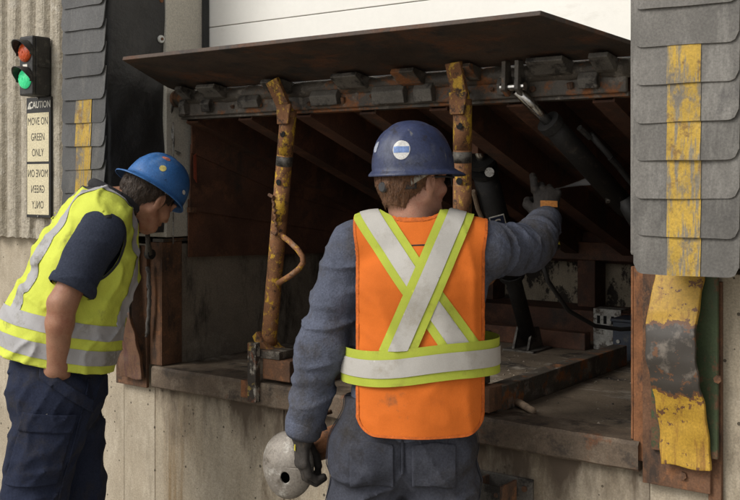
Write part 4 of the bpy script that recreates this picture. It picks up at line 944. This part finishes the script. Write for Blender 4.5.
patch_a('seat_seam', .002, lambda v: np.maximum.reduce([np.abs(v[:, 0] + .027) - .004, v[:, 1] + .03, .78 - v[:, 2]]))
# sweatshirt with sleeves
def torso_a(g):
    d = g.ec((-.015, 0, .88), waist, (.176, .124), (.166, .116)); d = smin(d, g.ec(waist, chest, (.166, .116), (.182, .124)), .03)
    d = smin(d, g.ec(chest, (.012, 0, 1.40), (.180, .120), (.135, .082)), .03)
    d = smin(d, g.rc((-.145, 0, 1.398), (.165, .01, 1.396), .066, .066), .035)
    for s in (-1, 1): d = smin(d, g.rc((.01 + s * .12, 0, 1.415), (.006, -.004, 1.445), .046, .048), .035)
    return d
g = Grid((-.42, -.18, .83), (.53, .52, 1.53), .0052)
td = torso_a(g)
sl = g.limb([Ash[0], AeL, AwL], [.072, .063, .049], .010, 20, 2.0, [(AeL, .10, .010), (AwL, .08, .010)])
sl = smin(sl, g.rc((-.317, 0, .885), AwL, .050, .047), .01)
sr = g.limb([Ash[1], AeR, AwR], [.080, .064, .046], .010, 22, 6.0, [(AeR, .10, .014), (AwR, .06, .006)])
sw = smin(smin(td, sl, .035), sr, .035) - .005 * ridge(g.X * 11, g.Y * 11, g.Z * 19 + g.X * 12) ** 4
sw = smax(sw, -(g.rc((.005, .01, 1.455), (.005, .02, 1.62), .062, .080)), .008)
sw = smax(sw, .868 - g.Z, .004)
# open the cuffs
for a, b in ((AeL, AwL), (AeR, AwR)):
    a, b = np.array(a), np.array(b); ax = (b - a) / np.linalg.norm(b - a)
    pl = (g.X - b[0]) * ax[0] + (g.Y - b[1]) * ax[1] + (g.Z - b[2]) * ax[2]; near = (g.X - b[0]) ** 2 + (g.Y - b[1]) ** 2 + (g.Z - b[2]) ** 2 < .13 ** 2
    sw = np.where(near, smax(sw, pl - .006, .006), sw)
v, f = nets(g, sw); v = relax(v, f, 2, .35)
sweat = soft('sweatshirt', v, f, M['sweat'], A)
for wv_, ev_ in ((AwL, AeL), (AwR, AeR)):
    w3, e3 = Vector(wv_), Vector(ev_); ax = (w3 - e3).normalized()
    mb = MB().tube([w3 - ax * .045, w3 - ax * .038, w3 - ax * .004, w3 + ax * .006], [.0495 if wv_ is AwL else .0475, .0525 if wv_ is AwL else .050, .0505 if wv_ is AwL else .0475, .044], 36, caps=False)
    link('cuff', mb.mesh('cuff'), M['sweat'], sweat, smooth=True, solid=.002, world=False)
# vest: one field, cut to panels and tape
g = Grid((-.30, -.23, .82), (.34, .23, 1.53), .0058)
tv = torso_a(g) - .012
vf_ = g.ec((.016, -.012, .83), (.018, -.002, 1.10), (.214, .152), (.205, .138)); vf_ = smin(vf_, g.ec((.018, -.002, 1.10), (.022, -.004, 1.30), (.205, .138), (.204, .140)), .03)
vf_ = smin(vf_, g.ec((.022, -.004, 1.30), (.014, 0, 1.40), (.200, .136), (.15, .09)), .03)
vf_ = smin(vf_, g.rc((-.165, 0, 1.404), (.185, .008, 1.402), .070, .070), .03)
vd = smin(vf_, tv, .02)
vd = vd - .010 * ridge(g.X * 9 + 3, g.Y * 6, g.Z * 4 + g.X * 6) ** 3 - .005 * ridge(g.X * 6, g.Y * 9 + 4, g.Z * 17 + g.X * 10) ** 2
XC = .020
def back_half_w(z): return np.interp(z, [.84, 1.0, 1.20, 1.32, 1.39, 1.44, 1.50], [.172, .176, .176, .176, .178, .186, .19])
def panel(v):
    x, y, z = v[:, 0] - XC, v[:, 1], v[:, 2]; hw = back_half_w(z); r = .055; zb = .890 + .012 * (x + .1)
    qx, qz = np.abs(x) - hw + r, (zb + r) - z
    corner = np.where((qx > 0) & (qz > 0), np.hypot(qx, qz) - r, np.maximum(qx, qz) - r)
    neck = .101 - np.hypot((v[:, 0] - .006) * .95, (y - .02) * 1.05)
    neck = np.where(z > 1.40, neck, -1)
    slit = np.where(z > 1.39, -1, np.where((z < 1.125) | True, .030 - np.abs(y - .01), -1))     # open sides under the arm
    return np.maximum.reduce([corner, neck, np.minimum(slit, hw * 0 + np.abs(x) - .10)])
pv, pf = nets(g, vd, 0.0); pv = relax(pv, pf, 2, .4)
cvv, cff = clip(pv, pf, panel)
vest = soft('safety_vest', cvv, cff, M['orange'], A, solid=.0025)
def tape(name, off, gf, mt, iso_m=None):
    bv, bf = nets(g, vd, off); bv = relax(bv, bf, 2, .4); a, b = clip(bv, bf, gf)
    return soft_split(name, a, b, mt, vest)
def diag(x0, z0, x1, z1, lo, hi):
    """band between offsets lo..hi of the line (x0,z0)-(x1,z1), on the back of the vest"""
    dx, dz = x1 - x0, z1 - z0; L = math.hypot(dx, dz); nx, nz = -dz / L, dx / L
    def fn(v):
        s = (v[:, 0] - x0) * nx + (v[:, 2] - z0) * nz
        return np.maximum.reduce([lo - s, s - hi, v[:, 1] + .0, 1.128 - v[:, 2] + .05 * v[:, 0], panel(v) + .0005])
    return fn
D1 = (.112, 1.473, -.042, 1.120)     # from right shoulder down to the left
D2 = (-.094, 1.455, .140, 1.125)     # from left shoulder down to the right
for (ln, o0) in ((D2, .0052), (D1, .0088)):
    tape('lime_tape', o0, diag(*ln, -.047, -.0235), M['trim']); tape('lime_tape', o0, diag(*ln, .0235, .047), M['trim'])
    tape('silver_tape', o0 + .0022, diag(*ln, -.0245, .0245), M['silver'])
# front vertical tapes
for sx_ in (-1, 1):
    tape('silver_tape', .004, lambda v, q=sx_: np.maximum.reduce([np.abs(v[:, 0] - XC - q * .10) - .025, .01 - v[:, 1], 1.05 - v[:, 2], panel(v)]), M['silver'])
# waist belt: its own loop standing off the sides
gb = Grid((-.30, -.24, .98), (.34, .24, 1.18), .0058)
bd = smin(gb.ec((.020, -.002, .95), (.020, -.002, 1.22), (.222, .163), (.220, .161)), torso_a(gb) - .029, .02) - .006 * ridge(gb.X * 10 + 3, gb.Y * 6, gb.Z * 7 + gb.X * 5) ** 2
def belt(z0, z1, off, mt, nm):
    bv, bf = nets(gb, bd, off); bv = relax(bv, bf, 2, .4)
    sl_ = lambda v: v[:, 2] - (.060 * (v[:, 0] - .02) + .006 * np.sin(v[:, 0] * 14))
    a, b = clip(bv, bf, lambda v: np.maximum(z0 - sl_(v), sl_(v) - z1)); return soft(nm, a, b, mt, vest)
belt(1.038, 1.064, .0, M['trim'], 'lime_tape'); belt(1.110, 1.136, .0, M['trim'], 'lime_tape'); belt(1.062, 1.112, .0030, M['silver'], 'silver_tape')
tape('edge_binding', .0042, lambda v: np.maximum(panel(v), -.007 - panel(v)), M['binding'])
mb = MB().tube([(.02 - .035, -.108, 1.408), (.02 + .03, -.110, 1.411)], .0022, 6); link('pocket_slit', mb.mesh('pocket_slit'), M['lime_piping'], vest, world=False)
# hard hat
hA = frame(mp(hd, (0, -.002, .026)), hd.to_3x3() @ Vector((0, -.05, 1)), hd.to_3x3() @ Vector((0, 1, .05))) @ Matrix.Diagonal((.94, .93, .98, 1))
hat = hard_hat(A, hA, M['hat_navy'], [('sticker', R(-55), R(23), .026, .026, M['sticker_white'], 0, 'round white sticker'), ('band', R(-55), R(23), .0235, .0085, M['sticker_blue'], .0006, None),
                                     ('sticker', R(-108), R(28), .017, .016, mat('faded_patch', (0.30, 0.32, 0.38), 0.6, var=(.3, 60)), 0, 'faded grey patch')])
hat_straps(hat, hA, -math.pi / 2)
# safety glasses arm seen at the temple
mb = MB().tube([mp(hd, (.080, -.01, .004)), mp(hd, (.080, .05, .006)), mp(hd, (.070, .092, .004))], .0028, 6); gl = link('safety_glasses', mb.mesh('safety_glasses'), M['strap_dark'], A, world=False)
def gls(u, v_): t = R(20) + R(140) * u; return Vector(mp(hd, (.074 * math.cos(t), .045 + .068 * math.sin(t) ** .6, .016 - .038 * v_)))
link('lens', MB().sheet(gls, 20, 3).mesh('lens'), mat('tinted_lens', (0.03, 0.03, 0.03), 0.1), gl, smooth=True, solid=.001, world=False)
# right glove pressing the spray can
hr = frame(AwR, (.02, .30, .95), (-.05, .95, -.30)) @ Matrix.Scale(1.14, 4)
fing = [[(-.033, .003, .086), (-.036, .010, .122), (-.035, .034, .139), (-.032, .050, .130)],
        [(-.011, .005, .089), (-.011, .034, .112), (-.011, .068, .100), (-.010, .074, .078)],
        [(.011, .005, .086), (.013, .033, .105), (.013, .066, .092), (.012, .072, .070)],
        [(.032, .004, .078), (.036, .028, .094), (.036, .057, .082), (.034, .062, .062)]]
v, f = hand_mesh(hr, fing, [(-.030, .008, .022), (-.052, .026, .050), (-.048, .052, .068), (-.030, .070, .076)], .0128)
gr = soft('work_glove', v, f, M['glove'], A)
mb = MB().sheet(lambda u, v_: Vector(mp(hr, (-.022 + .048 * u, -.0225 - .0035 * math.cos((u - .5) * 2.5), .030 + .018 * v_))), 8, 2); link('orange_patch', mb.mesh('orange_patch'), M['glove_orange'], gr, solid=.0012, world=False)
mb = MB().tube([mp(hr, (.039 * math.cos(t), .030 * math.sin(t), .006)) for t in [2 * math.pi * k / 24 for k in range(25)]], .0028, 6, False); link('wrist_piping', mb.mesh('wrist_piping'), M['glove_orange'], gr, smooth=True, world=False)
# left glove
hl = frame(AwL, (-.04, .06, -1), (.86, .42, 0))
fing = [[(.033, .003, .084), (.034, .012, .122), (.032, .038, .140), (.030, .062, .130)],
        [(.011, .003, .088), (.011, .014, .130), (.010, .044, .148), (.010, .068, .136)],
        [(-.011, .003, .086), (-.012, .014, .126), (-.012, .042, .144), (-.012, .066, .132)],
        [(-.032, .003, .078), (-.034, .012, .110), (-.034, .036, .126), (-.034, .056, .118)]]
v, f = hand_mesh(hl, fing, [(.030, .010, .022), (.046, .036, .052), (.040, .056, .084), (.030, .062, .110)], .0128)
gl2 = soft('work_glove', v, f, M['glove'], A)
mb = MB().sheet(lambda u, v_: Vector(mp(hl, (-.012 + .010 * u, -.0235, .014 + .030 * v_))), 2, 3); link('yellow_mark', mb.mesh('yellow_mark'), M['glove_yellow'], gl2, solid=.001, world=False)
boots(A, [(-.16, 0, -.15), (.10, .02, .2)], M['boot'])
LA4 = Matrix.LocRotScale(A.location, A.rotation_euler, A.scale)
def wA(p): return LA4 @ Vector(p)
# spray can held in the raised glove (a thing of its own)
c0, c1 = Vector(mp(hr, (.022, .043, -.078))), Vector(mp(hr, (-.010, .044, .093))); ca = (c1 - c0).normalized()
sc_ = thing('spray_can', 'black aerosol can with yellow base band held in the raised glove', 'spray can', tuple(wA(c0)))
MB().tube([wA(c0), wA(c0 + ca * .004), wA(c0 + ca * .17), wA(c0 + ca * .182), wA(c0 + ca * .188)], [.024, .0265, .0265, .021, .014], 24).build('can_body', M['can'], sc_, smooth=True)
MB().tube([wA(c0 + ca * .012), wA(c0 + ca * .024)], .0269, 24).build('yellow_band', M['can_yellow'], sc_, smooth=True)
MB().tube([wA(c0 + ca * .189), wA(c0 + ca * .204)], .0085, 12).build('nozzle', M['nozzle_white'], sc_)
noz = wA(c0 + ca * .199); tgt = Vector((1.775, .285, 1.60))
jd = (tgt - noz).normalized()
MB().tube([noz, noz + jd * .055], .0016, 6).build('straw', M['nozzle_white'], sc_)
# the jet of spray: a closed cone of thin mist
ms = bpy.data.materials.new('spray_mist'); ms.use_nodes = True; ms.node_tree.nodes.clear()
o_ = ms.node_tree.nodes.new('ShaderNodeOutputMaterial'); pv_ = ms.node_tree.nodes.new('ShaderNodeVolumePrincipled'); pv_.inputs['Density'].default_value = 20; pv_.inputs['Color'].default_value = (.95, .93, .9, 1)
ms.node_tree.links.new(pv_.outputs[0], o_.inputs['Volume'])
jl = (tgt - noz).length
tag(MB().tube([noz + jd * (.058 + (jl - .07) * k / 6) for k in range(7)], [.0014, .003, .0055, .009, .0135, .017, .010], 14).build('spray_mist', ms, None, smooth=True), 'thin pale jet of spray mist leaving the aerosol can', 'mist', kind='stuff')
# grey dome with a hole on a rusty pipe, held at his side
dm = thing('dome_lamp', 'dented grey metal dome with a hole on a rusty pipe, in the lowered glove', 'lamp', tuple(wA((-.372, .06, .75))))
dN = Vector((-.30, -.90, .10)).normalized(); dF = frame((-.366, .070, .752), dN, (0, 0, 1))
def domef(u, v_):
    t = 2 * math.pi * u; r = .098 * v_; z = .058 * math.sqrt(max(0, 1 - (.97 * v_) ** 2)) + .0025 * math.sin(3 * t) * v_
    return wA(mp(dF, (r * .86 * math.cos(t), r * math.sin(t), z)))
hp = (.012, -.030); mbd = MB().sheet(domef, 72, 26); iF = (LA4 @ dF).inverted()
def hole_g(v): q = np.array([tuple(iF @ Vector(t)) for t in v]); return .0145 - np.hypot(q[:, 0] - hp[0], (q[:, 1] - hp[1]) * .85)
dvv, dff = clip(np.array([tuple(q) for q in mbd.v]), np.array(mbd.f), hole_g)
MB().add(dvv, dff).build('dome', M['dome'], dm, smooth=True, solid=-.004)
MB().sheet(lambda u, v_: wA(mp(dF, (.078 * v_ * math.cos(2 * math.pi * u), .09 * v_ * math.sin(2 * math.pi * u), .004))), 32, 3).build('back_cover', M['void'], dm)  # added black sheet, paints the shade inside the dome seen through its hole
pa, pb = Vector((-.35, .12, .765)), Vector((-.10, .26, .84))
MB().tube([wA(pa), wA(pa.lerp(pb, .4)), wA(pb)], [.034, .046, .046], 20).build('pipe', M['rust_orange'], dm, smooth=True)
MB().tube([wA((-.315, .10, .80)), wA((-.295, .11, .885)), wA((-.25, .13, .895))], .0065, 8).build('rod', M['rust'], dm, smooth=True)
# ================================================================== worker in the lime vest, bending forward
B = thing('person', 'worker in lime vest and blue hard hat bending forward with one hand in pocket', 'person', (0.151, -0.573, 0), group='dock workers', rz=R(-34))
Bsh = [(-.175, .125, 1.432), (.178, .120, 1.425)]
BeL, BwL = (-.235, .03, 1.17), (-.215, .03, .93)
BeR, BwR = (.236, -.008, 1.196), (.184, -.026, .972)
hb = frame((-.005, .300, 1.532), (-.16, .54, .83), (-.50, .66, -.56))
g = Grid((-.36, -.34, .02), (.36, .38, 1.58), .011)
core = body_core(g, (0, -.01, .95), (0, .08, 1.30), (0, .16, 1.50), Bsh, [(BeL, BwL), ((.23, 0, 1.21), (.20, -.02, 1.10))], [(-.09, .01, .86), (.09, -.02, .86)], [(-.1, .06, .49), (.1, -.10, .50)], [(-.1, .05, .08), (.1, -.20, .08)])
cv, cf = nets(g, core)
ga = Grid((.10, -.12, .84), (.32, .14, 1.40), .0045)
da = ga.rc((.20, .06, 1.33), BeR, .050, .045); da = smin(da, ga.ec(BeR, (BeR[0] - .012, BeR[1] - .010, 1.13), (.044, .042), (.046, .043)), .02); da = smin(da, ga.ec((BeR[0] - .012, BeR[1] - .010, 1.13), BwR, (.046, .043), (.029, .034)), .02)
da = smin(da, ga.el((BeR[0], BeR[1] - .030, BeR[2] - .005), (.022, .018, .024)), .02)
da = smin(da, ga.ec(BwR, (.150, -.008, .885), (.026, .038), (.020, .042)), .025)
av, af = nets(ga, da); av = relax(av, af, 2, .4)
hv, hf, hg, hdist = head_mesh(hb, (0, .150, 1.50), neck_r=.060); m_ = np.array(hb); hv = hv @ m_[:3, :3].T + m_[:3, 3]
hbL = frame(BwL, (.0, .02, -1), (.95, .1, 0))
fing = [[(.030, .003, .082), (.031, .008, .115), (.031, .022, .138), (.030, .036, .150)], [(.010, .003, .086), (.010, .008, .122), (.010, .024, .147), (.010, .038, .160)],
        [(-.010, .003, .084), (-.011, .008, .118), (-.011, .022, .142), (-.011, .035, .154)], [(-.029, .003, .076), (-.031, .008, .102), (-.031, .020, .122), (-.031, .03, .132)]]
lv_, lf_ = hand_mesh(hbL, fing, [(.028, .008, .020), (.044, .024, .046), (.050, .032, .074), (.050, .036, .096)], .0095, .040, cuff=0)
soft('body', *merge([(cv, cf), (hv, hf), (av, af), (lv_, lf_)]), M['skin_b'], B)
hair_mesh(hb, -.08, M['hair_b'], B, lambda v: np.maximum.reduce([v[:, 2] - .024, -.098 - v[:, 2] - .25 * np.minimum(0, v[:, 1] + .05), np.minimum(v[:, 1] - .004, .02) - np.where(v[:, 2] > -.002, .05, np.where(v[:, 2] > -.02, .012, 0.0)) + np.where(v[:, 2] < -.02, .03, 0)]))
# trousers
g = Grid((-.27, -.36, .03), (.27, .26, 1.03), .0070)
d = g.ec((0, -.012, 1.02), (0, -.015, .87), (.168, .150), (.180, .162))
d = smin(d, g.el((.07, -.085, .88), (.10, .09, .11)), .04); d = smin(d, g.el((-.07, -.075, .88), (.10, .09, .11)), .04)
d = smin(d, g.limb([(.088, -.03, .85), (.105, -.105, .48), (.10, -.20, .06)], [.122, .098, .085], .012, 15, 4.0, [((.1, .02, .80), .12, .012)]), .03)
d = smin(d, g.limb([(-.09, .01, .85), (-.10, .055, .48), (-.10, .05, .06)], [.118, .095, .085], .012, 15, 8.0, [((-.1, .08, .80), .12, .010)]), .03)
d = d - .010 * ridge(g.X * 8, g.Y * 10 + g.Z * 6, g.Z * 14 - g.Y * 18) ** 5
# hand-in-pocket bulge and the open pocket mouth
d = smin(d, g.el((.165, -.004, .868), (.046, .085, .075)), .025)
tv_, tf_ = nets(g, d); tv_ = relax(tv_, tf_, 1, .4)
tb_ = soft('trousers', tv_, tf_, M['trouser_b'], B)
def leg_patch(nm, off, gf, lb=None):
    a, b = nets(g, d, off); a = relax(a, b, 2, .4); a, b = clip(a, b, gf); return soft(nm, a, b, M['trouser_b'], tb_, solid=.0025)
def along(v): return v[:, 1] + .26 * (.80 - v[:, 2]) * 1.0     # leg leans back as it goes down
leg_patch('cargo_pocket', .008, lambda v: np.maximum.reduce([np.abs(along(v) + .055) - .082, np.abs(v[:, 2] - .700) - .095, .10 - v[:, 0]]))
leg_patch('pocket_flap', .014, lambda v: np.maximum.reduce([np.abs(along(v) + .055) - .086, np.abs(v[:, 2] - .805 + .10 * (v[:, 1] + .06)) - .030, .10 - v[:, 0]]))
leg_patch('pocket_welt', .013, lambda v: np.maximum.reduce([np.abs((v[:, 2] - .925) + .75 * (v[:, 1] + .02)) - .022, np.abs(v[:, 1] - .005) - .085, .09 - v[:, 0]]))
leg_patch('side_seam', .0015, lambda v: np.maximum.reduce([np.abs(along(v) - .045) - .0035, v[:, 2] - .93, .06 - v[:, 0], .2 - v[:, 2]]))
mb = MB().sheet(lambda u, v_: Vector((.213 + .004 * v_, -.068 + .012 * u, .818 + .012 * v_ + .006 * u)), 2, 2); link('flap_stud', mb.mesh('flap_stud'), M['strap_grey'], tb_, solid=.001, world=False)
# tee shirt
def torso_b(g):
    d = g.ec((0, -.012, .97), (0, 0, 1.07), (.165, .150), (.168, .150)); d = smin(d, g.ec((0, 0, 1.07), (0, .08, 1.30), (.168, .150), (.178, .140)), .03)
    d = smin(d, g.ec((0, .08, 1.30), (0, .115, 1.43), (.175, .138), (.145, .105)), .03)
    d = smin(d, g.rc((-.145, .125, 1.448), (.145, .125, 1.448), .068, .068), .04)
    for s in (-1, 1): d = smin(d, g.rc((s * .10, .122, 1.485), (0, .160, 1.515), .050, .052), .04)
    return d
g = Grid((-.34, -.22, .95), (.34, .33, 1.61), .0064)
td = torso_b(g)
for s in (0, 1):
    e = BeL if s == 0 else BeR; a = np.array(Bsh[s]); b = a + (np.array(e) - a) * .86
    q = g.limb([tuple(a), tuple(b)], [.074, .074], .010, 18, 3.0 + s, [(tuple(b), .08, .006)])
    ax = (b - a) / np.linalg.norm(b - a); pl = (g.X - b[0]) * ax[0] + (g.Y - b[1]) * ax[1] + (g.Z - b[2]) * ax[2]
    td = smin(td, smax(q, pl + .012, .006), .03)
td = smax(td, -g.rc((0, .165, 1.53), (0, .30, 1.60), .060, .085), .008)
v, f = nets(g, td); v = relax(v, f, 1, .4)
tee = soft('tee_shirt', v, f, M['tee'], B)
for s, e in ((0, BeL), (1, BeR)):
    a = Vector(Bsh[s]); b = a + (Vector(e) - a) * .86; ax = (b - a).normalized()
    mb = MB().tube([b - ax * .040, b - ax * .034, b - ax * .012, b - ax * .006], [.076, .0785, .0785, .070], 36, caps=False); link('sleeve_hem', mb.mesh('sleeve_hem'), M['tee'], tee, smooth=True, world=False)
cl = frame((0, .178, 1.522), (0, .62, .78), (0, 1, 0))
mb = MB().tube([mp(cl, (.080 * math.cos(t), .090 * math.sin(t), .010 + .012 * math.sin(t))) for t in [2 * math.pi * k / 40 for k in range(41)]], .021, 12, False); link('collar', mb.mesh('collar'), M['collar'], tee, smooth=True, world=False)
# lime vest
g = Grid((-.28, -.28, .90), (.28, .33, 1.62), .0060)
vb = g.ec((0, -.018, .93), (0, -.005, 1.07), (.196, .182), (.200, .186)); vb = smin(vb, g.ec((0, -.005, 1.07), (0, .082, 1.30), (.200, .186), (.200, .166)), .04)
vb = smin(vb, g.ec((0, .082, 1.30), (0, .115, 1.43), (.196, .164), (.16, .122)), .04); vb = smin(vb, g.rc((-.150, .125, 1.452), (.150, .125, 1.452), .074, .074), .04)
vb = smin(vb, torso_b(g) - .012, .02)
vb = vb - .013 * ridge(g.X * 6 + 2, g.Y * 9 + g.Z * 7, g.Z * 11 - g.Y * 13) ** 5 - .007 * ridge(g.X * 13, g.Y * 17 + g.Z * 9, g.Z * 14) ** 2
SA = np.array((0, .22, .975))
def up(v): return v[:, 2] * .975 + v[:, 1] * .22          # height along the leaning torso
def vest_b(v, grow=0.0):
    x, y, z = v[:, 0], v[:, 1], v[:, 2]
    hem = .942 - up(v)
    arm = np.where(np.abs(x) > .095, 1 - np.sqrt(((y - .110 - .25 * (z - 1.37)) / (.074 + grow)) ** 2 + ((z - 1.365) / (.102 + grow)) ** 2), -1) * .09
    nk = .112 + grow - np.sqrt(x ** 2 + ((y - .212) * .8) ** 2 + ((z - 1.545)) ** 2 * .9)
    front = np.where((y > .12) & (z < 1.50), .006 - np.abs(x), -1)
    return np.maximum.reduce([hem, arm, nk, front])
pv, pf = nets(g, vb); pv = relax(pv, pf, 2, .4)
a, b = clip(pv, pf, vest_b); vestb = soft('safety_vest', a, b, M['lime'], B, solid=.003)
def tape_b(off, gf, nm='grey_tape', mt=None):
    a, b = nets(g, vb, off); a = relax(a, b, 2, .4); a, b = clip(a, b, lambda v: np.maximum(gf(v), vest_b(v) + .0005)); return soft_split(nm, a, b, mt or M['silver_b'], vestb)
tape_b(.0056, lambda v: np.abs(up(v) - .995) - .025); tape_b(.0056, lambda v: np.abs(up(v) - 1.080) - .025)
for s in (-1, 1):
    tape_b(.0056, lambda v: np.maximum(np.abs(v[:, 0] - s * (.098 + .05 * np.clip(1.3 - v[:, 2], 0, 1))) - .024, 1.105 - up(v)))
tape_b(.0050, lambda v: np.maximum(vest_b(v), -vest_b(v, .010)), 'edge_piping', M['lime_piping'])
# hard hat worn back to front
hB = frame(mp(hb, (0, .0, .030)), hb.to_3x3() @ Vector((0, .0, 1)), hb.to_3x3() @ Vector((0, -1, 0))) @ Matrix.Diagonal((.91, .89, .93, 1))
hat = hard_hat(B, hB, M['hat_blue'], [('sticker', R(138), R(24), .013, .013, M['sticker_yellow'], 0, 'round yellow sticker'), ('sticker', R(128), R(48), .016, .011, M['sticker_red'], 0, 'scuffed red sticker'),
                                     ('sticker', R(200), R(14), .012, .007, M['sticker_white'], 0, 'small oval white sticker')])
hat_straps(hat, hB, math.pi / 2)
boots(B, [(.10, -.21, .1), (-.10, .05, -.1)], M['boot'])
